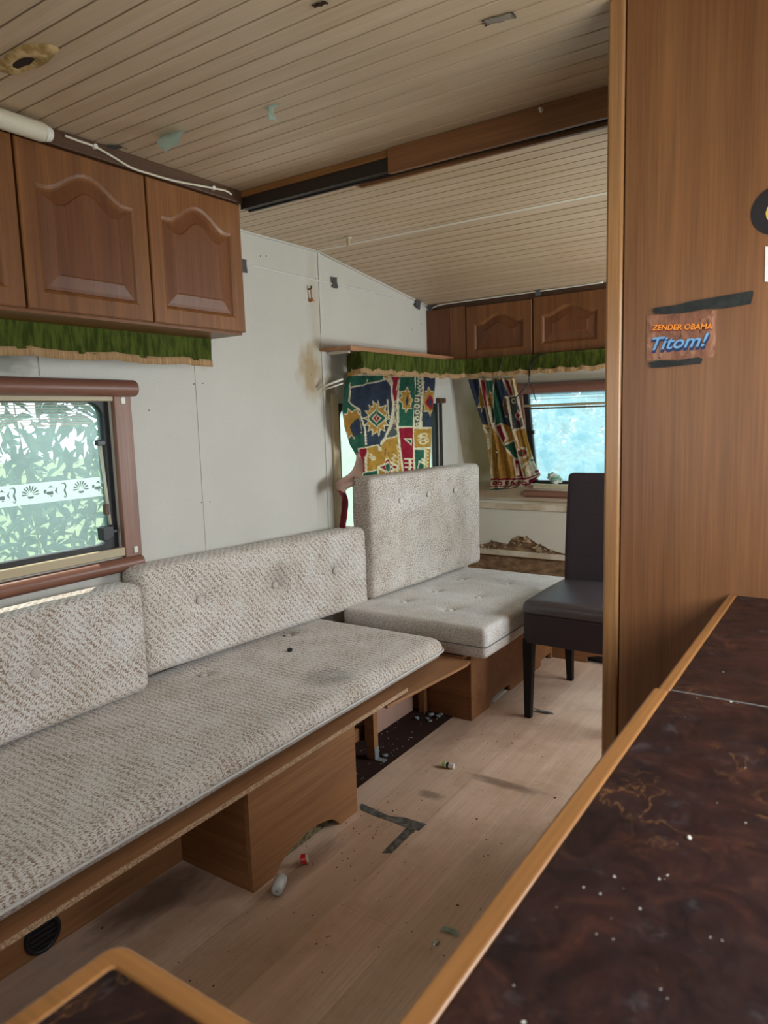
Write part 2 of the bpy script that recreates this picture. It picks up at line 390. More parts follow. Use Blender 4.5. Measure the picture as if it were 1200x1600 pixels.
def bx(name, x0, x1, y0, y1, z0, z1, mat, parent=None, bevel=0, **k):
    bm = BM(); box(bm, x0, x1, y0, y1, z0, z1); bmesh.ops.recalc_face_normals(bm, faces=bm.faces)
    return link_mesh(name, bm, mat, parent, bevel=bevel, **k)
def tube(bm, pts, r, n=8, cap=True):
    pts = [Vector(p) for p in pts]; rings = []
    up = Vector((0, 0, 1))
    for i, p in enumerate(pts):
        a = pts[max(i-1, 0)]; b = pts[min(i+1, len(pts)-1)]
        d = (b-a).normalized()
        u = d.cross(up)
        if u.length < .05: u = d.cross(Vector((1, 0, 0)))
        u.normalize(); w = d.cross(u)
        rr = r[i] if isinstance(r, (list, tuple)) else r
        rings.append([bm.verts.new(p + (u*math.cos(2*PI*k/n) + w*math.sin(2*PI*k/n))*rr) for k in range(n)])
    for A, B in zip(rings, rings[1:]):
        for k in range(n): bm.faces.new((A[k], A[(k+1) % n], B[(k+1) % n], B[k]))
    if cap:
        bm.faces.new(rings[0][::-1]); bm.faces.new(rings[-1])
def smooth_pts(pts, n=8):
    """Catmull-Rom through the points"""
    P = [Vector(p) for p in pts]; P = [P[0]*2-P[1]] + P + [P[-1]*2-P[-2]]; out = []
    for i in range(1, len(P)-2):
        for k in range(n):
            t = k/n; a, b, c, d = P[i-1:i+3]
            out.append(.5*((2*b)+(-a+c)*t+(2*a-5*b+4*c-d)*t*t+(-a+3*b-3*c+d)*t**3))
    out.append(P[-2]); return out
def prism(bm, poly, axis, a, b, mat=0):
    """polygon in the two other axes (in x,y,z order), pushed from a to b along axis"""
    def p3(p, t):
        q = list(p); q.insert(axis, t); return q
    A = [bm.verts.new(p3(p, a)) for p in poly]; B = [bm.verts.new(p3(p, b)) for p in poly]
    fs = [bm.faces.new(A), bm.faces.new(B[::-1])]
    n = len(poly)
    for i in range(n): fs.append(bm.faces.new((A[i], B[i], B[(i+1) % n], A[(i+1) % n])))
    for f in fs: f.material_index = mat
    bmesh.ops.recalc_face_normals(bm, faces=bm.faces)
def pr(name, poly, axis, a, b, mat, parent=None, bevel=0, **k):
    bm = BM(); prism(bm, poly, axis, a, b); return link_mesh(name, bm, mat, parent, bevel=bevel, **k)
def slab_holes(bm, axis, a, b, u0, u1, v0, v1, holes):
    """a slab with rectangular holes, cut to boxes between the hole edges"""
    us = sorted({u0, u1} | {h[i] for h in holes for i in (0, 1) if u0 < h[i] < u1})
    vs = sorted({v0, v1} | {h[i] for h in holes for i in (2, 3) if v0 < h[i] < v1})
    for i in range(len(us)-1):
        for j in range(len(vs)-1):
            cu, cv = (us[i]+us[i+1])/2, (vs[j]+vs[j+1])/2
            if any(h[0] < cu < h[1] and h[2] < cv < h[3] for h in holes): continue
            q = [[us[i], us[i+1]], [vs[j], vs[j+1]]]; q.insert(axis, [a, b])
            box(bm, *q[0], *q[1], *q[2])
def struct(o): o['kind'] = 'structure'; return o

# ------------------------------------------------------------------ the room
WX = -2.05          # left wall
RX = .42            # right wall
BY = -1.65          # rear wall
ZC = 1.985          # ceiling
WIN1 = (.22, 1.455, .845, 1.35)     # y0,y1,z0,z1 in the left wall
WIN2 = (2.655, 3.60, .675, 1.325)
# ---- left wall
wl = struct(empty('wall_left', (WX, 1.2, 0)))
bm = BM(); slab_holes(bm, 0, WX-.045, WX-.006, BY-.04, 3.56, 0, 2.05, [WIN1, WIN2]); link_mesh('wall_core', bm, M['wallP'], wl)
def front_y(z):     # the front wall leans out downwards
    return 3.785 - .241*(z-1.434) if z > .84 else 3.928
for i, (y0, y1) in enumerate(((BY, 1.817), (1.8195, 2.557), (2.559, 3.55))):
    bm = BM(); slab_holes(bm, 0, WX-.006, WX, y0, y1, 0, 2.03, [WIN1, WIN2]); link_mesh('wall_panel', bm, M['wallL'], wl)
bm = BM()
yy = [WIN2[1]]
for (za, zb, hole) in ((0, WIN2[2], 0), (WIN2[2], .84, 1), (.84, WIN2[3], 1), (WIN2[3], 1.92, 0)):
    st = 3.55 if not hole else WIN2[1]
    prism(bm, [(st, za), (front_y(za)+.03, za), (front_y(zb if zb != .84 else .8)+.03, zb), (st, zb)], 0, WX-.045, WX)
link_mesh('wall_panel', bm, M['wallL'], wl)
bx('seam_strip', WX, WX+.004, 2.556, 2.572, .3, 2.0, M['wallP'], wl, .0015)
bx('wall_strip', WX, WX+.004, 1.222, 1.236, 1.405, 1.54, M['wallP'], wl, .001)
bm = BM(); tube(bm, [(WX+.003, 1.76, 1.985), (WX+.003, 2.56, 1.985)], .007, 6)
tube(bm, [(WX+.003, 2.56, 1.985), (WX+.003, 3.55, 1.845)], .007, 6); link_mesh('corner_bead', bm, M['wallP'], wl, smooth=True)
# nail heads and holes in the wallpaper
for (x, y) in ((233, 641), (303, 600), (317, 599), (315, 785), (328, 784), (493, 435), (407, 400), (416, 400), (644, 515), (658, 506), (487, 585)):
    p = at(0, WX+.001, x, y); bm = BM(); tube(bm, [(WX, p[1], p[2]), (WX+.002, p[1], p[2])], .0022, 6); link_mesh('nail', bm, M['dark_trim'], wl)
# ---- right wall, rear wall
WIN4 = (2.45, 3.5, .78, 1.40); WIN5 = (.15, 1.33, 1.06, 1.6); WIN6 = (-1.6, -.1, .92, 1.6)
wr = struct(empty('wall_right', (RX, 1.2, 0)))
bm = BM(); slab_holes(bm, 0, RX, RX+.045, BY-.04, 4.0, 0, 2.05, [WIN4, WIN5]); link_mesh('wall_panel', bm, M['wallP'], wr)
wb = struct(empty('wall_rear', (-.8, BY, 0)))
bm = BM(); slab_holes(bm, 1, BY-.04, BY, WX, RX, 0, 2.05, [WIN6]); link_mesh('wall_panel', bm, M['wallP'], wb)
# ---- front wall: leaning upper sheet with the window, upright lower sheet with rails
FWX0, FWX1 = -1.628, -.20
wf = struct(empty('wall_front', (-.8, 3.93, 0)))
def fq(x, z, off=0.0):
    """point on the leaning front sheet; off pushes towards the room"""
    return (x, front_y(max(z, .8401)) - off*.972, z - off*.234)
def leaning(bm, x0, x1, z0, z1, t0, t1):
    vs = [bm.verts.new(fq(x, z, t)) for x in (x0, x1) for z in (z0, z1) for t in (t0, t1)]
    for f in ((0, 1, 3, 2), (4, 6, 7, 5), (0, 4, 5, 1), (2, 3, 7, 6), (0, 2, 6, 4), (1, 5, 7, 3)): bm.faces.new([vs[i] for i in f])
    bmesh.ops.recalc_face_normals(bm, faces=bm.faces)
def lean(name, x0, x1, z0, z1, t0, t1, mat, parent, bevel=0):
    bm = BM(); leaning(bm, x0, x1, z0, z1, t0, t1); return link_mesh(name, bm, mat, parent, bevel=bevel)
WZ0, WZ1 = .845, 1.385
bm = BM()
for (x0, x1, z0, z1) in ((WX, RX, WZ1, 1.95), (WX, FWX0, .8401, WZ1), (FWX1, RX, .8401, WZ1)): leaning(bm, x0, x1, z0, z1, -.03, 0)
link_mesh('leaning_panel', bm, M['wallF'], wf)
bx('sill_board', WX, RX, 3.925, 3.96, .745, .8402, M['wallF'], wf)
bx('rotten_board', WX, RX, 3.93, 3.96, 0, .745, M['rotten'], wf)
# the cream sheet has peeled off along a ragged lower edge
edge = []
pts = [(742, 852), (752, 851), (762, 848), (775, 846), (785, 848), (793, 850), (798, 843), (806, 841), (812, 838), (820, 839), (827, 841), (835, 846), (843, 852), (850, 853), (858, 858), (870, 862), (885, 866), (900, 870)]
for (x, y) in pts: p = at(1, 3.926, x, y); edge.append((p[0], p[2]))
poly = [(WX, edge[0][1])] + edge + [(RX, .44), (RX, .742), (WX, .742)]
pr('wall_sheet', poly, 1, 3.922, 3.929, M['wallF'], wf)
# curled flakes along the tear
bm = BM()
for k in range(46):
    t = random.random()*(len(edge)-1); i = int(t); f = t-i
    ex = edge[i][0]*(1-f)+edge[i+1][0]*f; ez = edge[i][1]*(1-f)+edge[i+1][1]*f
    s = random.uniform(.012, .035); a = random.uniform(0, PI)
    c = Vector((ex+random.uniform(-.02, .02), 3.921-random.uniform(0, .006), ez-random.uniform(-.004, .045)))
    q = [c+Vector((math.cos(a+b_)*s*w, -random.uniform(0, .010), math.sin(a+b_)*s*.6*w)) for b_, w in ((0, 1), (1.4, .5), (2.9, 1), (4.4, .5))]
    vs = [bm.verts.new(v) for v in q]; bm.faces.new(vs)
link_mesh('peeling_flakes', bm, M['peel'], wf)['kind'] = 'stuff'
bx('rail', WX+.001, RX, 3.910, 3.93, .690, .725, M['railpaint'], wf, .003)
bx('rail', WX+.001, RX, 3.908, 3.93, .408, .440, M['railpaint'], wf, .003)
# ---- floor
fl = struct(empty('floor', (-.8, 1.2, 0)))
bx('subfloor', WX-.045, RX+.045, BY-.04, 4.0, -.04, -.0085, M['joint'], fl)
def shared(name, me, parent, loc):
    o = bpy.data.objects.new(name, me); COL.objects.link(o); o.parent = parent; o.location = loc; return o
bw, bl = .192, 1.285
bm = BM(); box(bm, 0, bw-.0006, 0, bl-.0008, -.0085, 0); bmesh.ops.recalc_face_normals(bm, faces=bm.faces)
fbm = bpy.data.meshes.new('floorboard'); bm.to_mesh(fbm); bm.free(); fbm.materials.append(M['floor'])
x = WX; row = 0
while x < RX-.02:
    y = BY - (row*.43 % bl)
    while y < 3.92:
        shared('floorboard', fbm, fl, (x+.8, y-1.2, 0)); y += bl
    x += bw; row += 1
# ---- ceiling : boards across the van
ce = struct(empty('ceiling', (-.8, 1.2, ZC)))
bx('ceiling_backing', WX-.045, RX+.045, BY-.04, 2.56, ZC+.006, ZC+.03, M['joint'], ce)
bm = BM(); prism(bm, [(2.55, ZC+.006), (3.56, ZC-.134), (3.56, ZC-.11), (2.55, ZC+.03)], 0, WX-.04, RX+.04); link_mesh('ceiling_backing', bm, M['joint'], ce)
P0 = .80; pitch = .0533
bm = BM(); box(bm, WX, RX, 0, pitch-.0042, 0, .006); bmesh.ops.recalc_face_normals(bm, faces=bm.faces); bmesh.ops.bevel(bm, geom=[e for e in bm.edges], offset=.0008, segments=1, affect='EDGES')
pk = bpy.data.meshes.new('plank'); bm.to_mesh(pk); bm.free(); pk.materials.append(M['ceil'])
k = int((BY-P0)/pitch)
while P0+k*pitch < 2.52:
    o = shared('plank', pk, ce, (.8, P0+k*pitch-1.2+.0017, 0)); k += 1
a = math.atan2(-.14, 1.01)
bx('cover_strip', WX+.002, RX, 2.535, 2.562, ZC-.002, ZC+.004, M['ceil_white'], ce, .001)
y = 2.563
while y < 3.52:
    o = shared('plank', pk, ce, (.8, y-1.2+.0017, -.1386*(y-2.555))); o.rotation_euler = (a, 0, 0); y += pitch*.99
# ---- torn hole and stains in the ceiling
hp = at(2, ZC, 42, 92)
bm = BM()
for i in range(60):
    an = i/60*2*PI
rim = []
ring0 = []; ring1 = []; ring2 = []
for i in range(28):
    an = i/28*2*PI; rr = 1+.28*noise.noise(Vector((math.cos(an)*1.5, math.sin(an)*1.5, 3)))
    ux, uy = math.cos(an), math.sin(an)
    ring0.append(bm.verts.new((hp[0]+ux*.095*rr, hp[1]+uy*.032*rr, ZC-.0005)))
    ring1.append(bm.verts.new((hp[0]+ux*.066*rr, hp[1]+uy*.022*rr, ZC-.008-.004*noise.noise(Vector((ux*3, uy*3, 0))))))
    ring2.append(bm.verts.new((hp[0]-.015+ux*.034*rr, hp[1]+uy*.011*rr, ZC-.003)))
for A, B in ((ring0, ring1), (ring1, ring2)):
    for i in range(28): bm.faces.new((A[i], A[(i+1) % 28], B[(i+1) % 28], B[i]))
link_mesh('torn_edge', bm, M['foam'], ce, smooth=True)
bm = BM()
vs = [bm.verts.new((hp[0]-.015+math.cos(i/16*2*PI)*.037, hp[1]+math.sin(i/16*2*PI)*.0125, ZC-.0032)) for i in range(16)]
bm.faces.new(vs[::-1]); link_mesh('torn_hole', bm, M['blackp'], ce)

# ------------------------------------------------------------------ windows
def pane_box(name, x0, x1, y0, y1, z0, z1, mat, par): return bx(name, x0, x1, y0, y1, z0, z1, mat, par)
# ---- window 1 (left, near)
w1 = struct(empty('window_1', (WX, .84, .84)))
y0, y1, z0, z1 = WIN1
pane_box('pane', WX-.034, WX-.030, y0, y1, z0, z1, M['pane1'], w1)
def frame_loop(bm, axis, a, b, u0, u1, v0, v1, t, r=.03, n=6):
    """rectangular rubber frame with rounded inner corners"""
    def rr(u0, u1, v0, v1, r):
        P = []
        for (cu, cv, s) in ((u1-r, v1-r, 0), (u0+r, v1-r, 1), (u0+r, v0+r, 2), (u1-r, v0+r, 3)):
            for k in range(n+1):
                an = (s+k/n)*PI/2; P.append((cu+r*math.cos(an), cv+r*math.sin(an)))
        return P
    O = rr(u0, u1, v0, v1, .002); I = rr(u0+t, u1-t, v0+t, v1-t, r)
    def p3(p, q): L_ = list(p); L_.insert(axis, q); return L_
    rings = [[bm.verts.new(p3(p, q)) for p in P] for P, q in ((O, a), (O, b), (I, b), (I, a))]
    m = len(O)
    for A, B in zip(rings, rings[1:]+rings[:1]):
        for i in range(m): bm.faces.new((A[i], A[(i+1) % m], B[(i+1) % m], B[i]))
    bmesh.ops.recalc_face_normals(bm, faces=bm.faces)
bm = BM(); frame_loop(bm, 0, WX-.045, WX-.012, y0, y1, z0, z1, .022, .045); link_mesh('rubber_frame', bm, M['black'], w1)
bx('side_jamb', WX, WX+.022, 1.455, 1.52, .815, 1.352, M['jamb'], w1, .004)
bx('track', WX, WX+.018, .15, 1.474, z0-.022, z0+.008, M['sill'], w1, .004)
bx('track', WX, WX+.016, .15, 1.46, z1-.019, z1+.004, M['sill'], w1, .004)
bm = BM(); tube(bm, [(WX+.030, .10, 1.372), (WX+.030, 1.53, 1.372)], .027, 20); o = link_mesh('blind_case', bm, M['tube'], w1, smooth=False, bevel=.004)
bm = BM(); tube(bm, [(WX+.018, .10, .795), (WX+.018, 1.515, .795)], .024, 16); link_mesh('sill_rail', bm, M['tube'], w1, bevel=.003)
bx('clip', WX+.020, WX+.028, 1.478, 1.494, 1.322, 1.344, M['white'], w1, .002)
bx('clip', WX+.020, WX+.028, 1.485, 1.500, .828, .850, M['white'], w1, .002)
# stay and latch
bm = BM(); tube(bm, [(WX-.012, 1.428, .93), (WX-.012, 1.414, 1.20)], .005, 8); link_mesh('stay', bm, M['cream'], w1, smooth=True)
bx('stay_bracket', WX-.022, WX-.004, 1.40, 1.432, 1.19, 1.208, M['blackp'], w1, .003)
bx('stay_bracket', WX-.018, WX-.002, 1.408, 1.424, .965, 1.0, M['dark_trim'], w1, .003)
bm = BM(); prism(bm, [(1.385, .885), (1.40, .88), (1.425, .895), (1.425, .925), (1.40, .93), (1.385, .925)], 0, WX-.022, WX+.010)
box(bm, WX-.020, WX+.0, 1.42, 1.45, .902, .914); link_mesh('latch', bm, M['blackp'], w1, bevel=.002)
# blind lines at the top of the pane
for k in range(9):
    z = 1.328-k*.0085
    bm = BM(); tube(bm, [(WX-.026, y0+.02, z), (WX-.026, y1-.055, z)], .0013, 5); link_mesh('blind_rib', bm, M['white'], w1)
# printed strip with shells, fish and seahorses
fs = empty('window_film', (WX-.027, .85, 1.025), 'white translucent border film with grey shells, fish and seahorses across the left window', 'window film')
za, zb = 1.026, 1.088
bm = BM(); box(bm, WX-.0284, WX-.0279, y0+.02, 1.416, za, zb); link_mesh('film_strip', bm, M['film'], fs)
XF = WX-.0272
def flat(bm, pts):     # (y,z) polygon just in front of the film
    vs = [bm.verts.new((XF, p[0], p[1])) for p in pts]; bm.faces.new(vs)
def shell(yc, zc, s):
    bm = BM()
    c0 = zc-.35*s
    for k in range(9):
        am = math.radians(-12+204*(k+.5)/9); hw = math.radians(6.5)
        def q_(a, r): return (yc+math.cos(a)*r, c0+math.sin(a)*r)
        flat(bm, [q_(am-.02, .22*s), q_(am-hw, .80*s), q_(am-hw*.8, 1.02*s), q_(am, 1.10*s), q_(am+hw*.8, 1.02*s), q_(am+hw, .80*s), q_(am+.02, .22*s)])
    flat(bm, [(yc-.42*s, c0-.22*s), (yc+.42*s, c0-.22*s), (yc+.25*s, c0-.48*s), (yc-.25*s, c0-.48*s)])
    link_mesh('shell_motif', bm, M['motif'], fs)
def fish(yc, zc, s):
    bm = BM()
    def arc(r0, a0, a1, n=8): return [(yc+math.cos(a)*r0, zc+math.sin(a)*r0*.62) for a in [math.radians(a0+(a1-a0)*k/n) for k in range(n+1)]]
    flat(bm, arc(s*.95, 150, 210)+[(yc-.55*s, zc-.1*s), (yc-.55*s, zc+.2*s)])
    flat(bm, [(yc-.45*s, zc-.05*s), (yc+.35*s, zc+.0*s)]+arc(s*.8, 300, 215))
    flat(bm, [(yc+.62*s, zc), (yc+1.05*s, zc+.55*s), (yc+.92*s, zc), (yc+1.05*s, zc-.55*s)])
    flat(bm, [(yc-.3*s, zc+.52*s), (yc+.3*s, zc+.50*s), (yc+.55*s, zc+.3*s), (yc+.1*s, zc+.78*s)])
    flat(bm, [(yc-.1*s, zc-.58*s), (yc+.3*s, zc-.55*s), (yc+.1*s, zc-.8*s)])
    link_mesh('fish_motif', bm, M['motif'], fs)
def seahorse(yc, zc, s):
    bm = BM()
    path = [(-.45, .72), (-.1, .8), (.12, .6), (.1, .3), (-.05, .0), (.0, -.35), (.12, -.65), (-.02, -.92), (-.2, -.8), (-.12, -.66)]
    w = [.06, .16, .17, .16, .22, .17, .10, .07, .05, .03]
    P = smooth_pts([(yc+p[0]*s, zc+p[1]*s, 0) for p in path], 3)
    for i in range(len(P)-1):
        w0 = w[min(i//3, 9)]*s*.6; w1_ = w[min((i+1)//3, 9)]*s*.6
        d = (P[i+1]-P[i]); nrm = Vector((-d.y, d.x, 0)).normalized()
        a_, b_, c_, d_ = P[i]+nrm*w0, P[i+1]+nrm*w1_, P[i+1]-nrm*w1_, P[i]-nrm*w0
        flat(bm, [(a_.x, a_.y), (b_.x, b_.y), (c_.x, c_.y), (d_.x, d_.y)])
    link_mesh('seahorse_motif', bm, M['motif'], fs)
for (px_, kind) in ((-40, 's'), (2, 'f'), (22, 'h'), (47.5, 's'), (79, 'f'), (102, 'h'), (127, 's'), (154, 'f')):
    yc = at(0, XF, px_, 770)[1]
    {'s': shell, 'f': fish, 'h': seahorse}[kind](yc, 1.059 if kind != 's' else 1.064, {'s': .0255, 'f': .023, 'h': .026}[kind])
# ---- window 2 (left, far)
w2 = struct(empty('window_2', (WX, 3.13, .67)))
y0, y1, z0, z1 = WIN2
bx('pane', WX-.034, WX-.030, y0, y1, z0, z1, M['pane2'], w2)
bm = BM(); frame_loop(bm, 0, WX-.045, WX-.006, y0, y1, z0, z1, .028, .04); link_mesh('rubber_frame', bm, M['black'], w2)
bx('side_jamb', WX, WX+.014, y0-.050, y0-.004, z0-.03, z1+.04, M['sill'], w2, .003)
bx('side_jamb', WX, WX+.014, y1+.004, y1+.022, z0-.03, z1+.0, M['black'], w2, .003)
bx('end_cap', WX, WX+.03, y1-.03, y1+.04, z1+.0, z1+.028, M['dark_trim'], w2, .004)
bx('stay_bracket', WX-.01, WX+.02, y0-.012, y0+.016, z0+.0, z0+.035, M['dark_trim'], w2, .003)
# ---- window 3 (front)
w3 = struct(empty('window_3', (-.92, 3.9, .84)))
lean('pane', FWX0, FWX1, WZ0, WZ1, -.022, -.018, M['pane3'], w3)
for (a_, b_, c_, d_) in ((FWX0, FWX0+.036, WZ0, WZ1), (FWX1-.036, FWX1, WZ0, WZ1), (FWX0, FWX1, WZ0, WZ0+.018), (FWX0, FWX1, WZ1-.03, WZ1)):
    lean('rubber_frame', a_, b_, c_, d_, -.03, -.006, M['black'], w3, .003)
def ltube(name, x0, x1, z, off, r, mat, n=16):
    bm = BM(); tube(bm, [fq(x0, z, off), fq(x1, z, off)], r, n); return link_mesh(name, bm, mat, w3, bevel=.003)
ltube('blind_case', FWX0-.03, FWX1+.03, 1.392, .028, .028, M['tube'])
ltube('sill_rail', -1.665, FWX1+.03, .787, .0, .022, M['tube'])
ltube('roller_bar', FWX0, FWX1, 1.296, .008, .0075, M['sill'], 8)
ltube('roller_bar', FWX0, FWX1, 1.280, .008, .0045, M['dark_trim'], 8)
lean('side_jamb', FWX0-.03, FWX0+.008, .83, 1.36, 0, .016, M['tube'], w3, .003)
lean('track', -1.61, FWX1, .823, .848, .0, .016, M['sill'], w3, .003)
for k in range(3):
    ltube('blind_rib', FWX0+.04, FWX1-.04, 1.355-k*.015, -.012, .0015, M['cream'], 5)
lean('stay_bracket', FWX0+.028, FWX0+.05, 1.135, 1.155, -.012, .005, M['blackp'], w3, .002)
# ---- windows of the right and rear walls (light the room, out of view)
for n, (a_, b_, c_, d_), ax in ((4, WIN4, 0), (5, WIN5, 0), (6, WIN6, 1)):
    w = struct(empty('window_%d' % n, (RX, (a_+b_)/2, c_) if ax == 0 else ((a_+b_)/2, BY, c_)))
    bm = BM()
    if ax == 0: frame_loop(bm, 0, RX-.004, RX+.045, a_, b_, c_, d_, .024, .04)
    else: frame_loop(bm, 1, BY-.04, BY+.004, a_, b_, c_, d_, .024, .04)
    link_mesh('rubber_frame', bm, M['black'], w)
    if ax == 0: bx('pane', RX+.030, RX+.034, a_, b_, c_, d_, M['pane_clear'], w)
    else: bx('pane', a_, b_, BY-.034, BY-.030, c_, d_, M['pane_clear'], w)

# ------------------------------------------------------------------ wall cupboards
def door_loops(w, h, inset, arch, drop, n=24):
    """outline of an arched panel inside a w x h door, going round from the lower left corner"""
    x0, x1, z0, z1 = inset, w-inset, inset, h-inset
    P = [(x0+(x1-x0)*k/6, z0) for k in range(6)] + [(x1, z0+(z1-drop-z0)*k/6) for k in range(6)]
    for k in range(n+1):
        t = k/n; x = x1+(x0-x1)*t; s = min(1, max(0, (t-.10)/.80)); c = .5-.5*math.cos(2*PI*s)
        P.append((x, z1-drop+arch*c**.8))
    P += [(x0, z1-drop+(z0-z1+drop)*k/6) for k in range(1, 6)]
    return P
def cupboard_door(par, org, ux, nrm, w, h, fr=.055, arch=.05, th=.018, label=None):
    """raised-panel cathedral door; org is its lower left outer corner, ux runs along the door, nrm faces the room"""
    org, ux, nrm, uz = Vector(org), Vector(ux), Vector(nrm), Vector((0, 0, 1))
    def p3(p, d): return org + ux*p[0] + uz*p[1] + nrm*d
    def strip(bm, A, B, da, db):
        a = [bm.verts.new(p3(p, da)) for p in A]; b = [bm.verts.new(p3(p, db)) for p in B]; n = len(A)
        fs = [bm.faces.new((a[i], a[(i+1) % n], b[(i+1) % n], b[i])) for i in range(n)]
        return fs
    O = door_loops(w, h, .0, 0, 0); O2 = door_loops(w, h, .003, 0, 0)
    f1 = door_loops(w, h, fr, arch, arch+.004)
    f2 = door_loops(w, h, fr+.007, arch, arch+.005); f3 = door_loops(w, h, fr+.012, arch, arch+.006)
    bm = BM()
    strip(bm, O, O, -th, -.003); strip(bm, O, O2, -.003, 0); strip(bm, O2, f1, 0, 0)
    strip(bm, f1, f2, 0, -.004); strip(bm, f2, f3, -.004, -.010)
    bm.faces.new([bm.verts.new(p3(p, -th)) for p in door_loops(w, h, 0, 0, 0)])
    bmesh.ops.remove_doubles(bm, verts=bm.verts, dist=.00005); bmesh.ops.recalc_face_normals(bm, faces=bm.faces)
    d = link_mesh('door', bm, M['oak_z'], par)
    # cross-grained rails, let into the frame
    pm = BM()
    p0 = door_loops(w, h, fr+.008, arch, arch+.006); p1 = door_loops(w, h, fr+.020, arch*.95, arch+.004)
    p2 = door_loops(w, h, fr+.048, arch*.85, arch*.85+.002); p3_ = door_loops(w, h, fr+.052, arch*.83, arch*.83+.002)
    strip(pm, p0, p1, -.0095, -.0085); strip(pm, p1, p2, -.0085, -.0045); strip(pm, p2, p3_, -.0045, -.002)
    pm.faces.new([pm.verts.new(p3(p, -.002)) for p in p3_])
    bmesh.ops.remove_doubles(pm, verts=pm.verts, dist=.00005); bmesh.ops.recalc_face_normals(pm, faces=pm.faces)
    sub = link_mesh('raised_panel', pm, M['oakdark_z'], d)
    return d
# ---- left cupboard
c1 = empty('wall_cupboard', (-1.88, .8, 1.54), 'long dark oak wall cupboard with arched raised-panel doors above the left window', 'cupboard')
bm = BM(); box(bm, WX+.001, -1.734, -.3, 1.752, 1.535, 1.549); box(bm, WX+.001, -1.734, 1.737, 1.752, 1.549, 1.95)
box(bm, WX+.001, -1.734, -.3, 1.737, 1.935, 1.95); box(bm, WX+.001, WX+.012, -.3, 1.737, 1.549, 1.935)
box(bm, WX+.012, -1.734, -.3, -.285, 1.549, 1.935)
bmesh.ops.recalc_face_normals(bm, faces=bm.faces); link_mesh('carcass', bm, M['oak_y'], c1, bevel=.001)
for (a_, b_) in ((.262, .632), (.638, 1.006), (1.012, 1.383), (1.389, 1.752)):
    cupboard_door(c1, (-1.715, a_, 1.543), (0, 1, 0), (1, 0, 0), b_-a_, .400, .042, .052)
bx('crown_strip', -1.745, -1.706, -.3, 1.757, 1.945, ZC-.0005, M['dark_trim'], c1, .003)
# ---- front cupboard
c2 = empty('wall_cupboard', (-.9, 3.6, 1.54), 'small oak wall cupboard with two low arched doors above the front window', 'cupboard')
YF = 3.485
bm = BM()
box(bm, WX+.001, RX-.001, YF+.018, 3.7, 1.538, 1.552); box(bm, WX+.001, RX-.001, YF+.018, 3.66, 1.552, 1.562); box(bm, WX+.001, RX-.001, YF+.012, YF+.03, 1.82, ZC-.135)
box(bm, WX+.001, RX-.001, 3.655, 3.665, 1.56, 1.80)
bmesh.ops.recalc_face_normals(bm, faces=bm.faces); link_mesh('carcass', bm, M['dark_trim'], c2)
bx('gap_dark_plate', -1.81, RX-.002, YF+.0185, YF+.022, 1.563, 1.819, M['rail_dark'], c2)  # dark plate added behind the doors so their gaps look shaded
bx('end_panel', WX+.001, -1.905, YF+.002, YF+.018, 1.545, 1.826, M['oakdark_z'], c2, .001)
bx('end_panel', -1.904, -1.812, YF, YF+.018, 1.536, 1.826, M['oak_z'], c2, .001)
for (a_, b_, dz) in ((-1.806, -1.436, 0), (-1.430, -1.060, .006), (-1.054, -.684, 0)):
    cupboard_door(c2, (a_, YF, 1.542+dz), (1, 0, 0), (0, -1, 0), b_-a_, .278, .045, .040)
bx('bottom_edge', -1.430, -.684, YF-.004, YF+.012, 1.538, 1.546, M['shelf'], c2, .001)

# ------------------------------------------------------------------ roof beam
be = empty('ceiling_beam', (-1.1, 1.78, 1.91), 'brown wooden ceiling beam covering a black track, left half of its cover missing', 'beam')
bx('front_board', -1.137, -.434, 1.742, 1.756, 1.918, ZC-.0005, M['beam_x'], be, .002)
bx('wood_strip', -1.716, -1.138, 1.752, 1.80, 1.965, ZC-.0005, M['edge_x'], be, .002)
bm = BM(); box(bm, -1.716, -.434, 1.758, 1.80, 1.934, 1.9648); box(bm, -1.716, -.434, 1.757, 1.762, 1.930, 1.9345); box(bm, -1.716, -.434, 1.792, 1.800, 1.930, 1.9345)
bmesh.ops.recalc_face_normals(bm, faces=bm.faces); link_mesh('track', bm, M['rail_dark'], be)
jag = [(-1.318, 1.948), (-1.305, 1.943), (-1.300, 1.947), (-1.292, 1.930), (-1.283, 1.934), (-1.276, 1.922)]
pr('rear_board', [(-.434, 1.922), (-.434, ZC-.0005), (-1.30, ZC-.0005), (-1.32, 1.960)]+jag, 1, 1.803, 1.815, M['beam_x'], be)
bm = BM(); tube(bm, [at(1, 1.742, 846, 172)+np.array([0, 0, 0]), at(1, 1.742, 846, 172)-np.array([0, .012, 0])], [.006, .003], 8); link_mesh('hook', bm, M['white'], be)

# ------------------------------------------------------------------ lamp, cable
tl = empty('tube_lamp', (-1.69, .8, 1.94), 'dirty white fluorescent tube lamp on the crown of the left cupboard', 'lamp')
bm = BM(); tube(bm, [(-1.682, .42, 1.955), (-1.682, 1.068, 1.955)], .0225, 16); link_mesh('diffuser', bm, M['cream'], tl, bevel=.003)
bm = BM(); tube(bm, [(-1.682, 1.069, 1.955), (-1.682, 1.088, 1.955)], [.0205, .016], 16); link_mesh('end_cap', bm, M['white'], tl, bevel=.003)
cpts = [(101, 212), (125, 221), (148, 229), (178, 246), (205, 262), (235, 272), (275, 283), (333, 294), (352, 298), (362, 304)]
bm = BM(); tube(bm, smooth_pts([at(0, -1.701, *q) for q in cpts], 5), .0032, 8)
lc = tag(link_mesh('lamp_cable', bm, M['cream'], smooth=True), 'thin cream cable clipped along the crown above the left cupboard doors', 'cable')
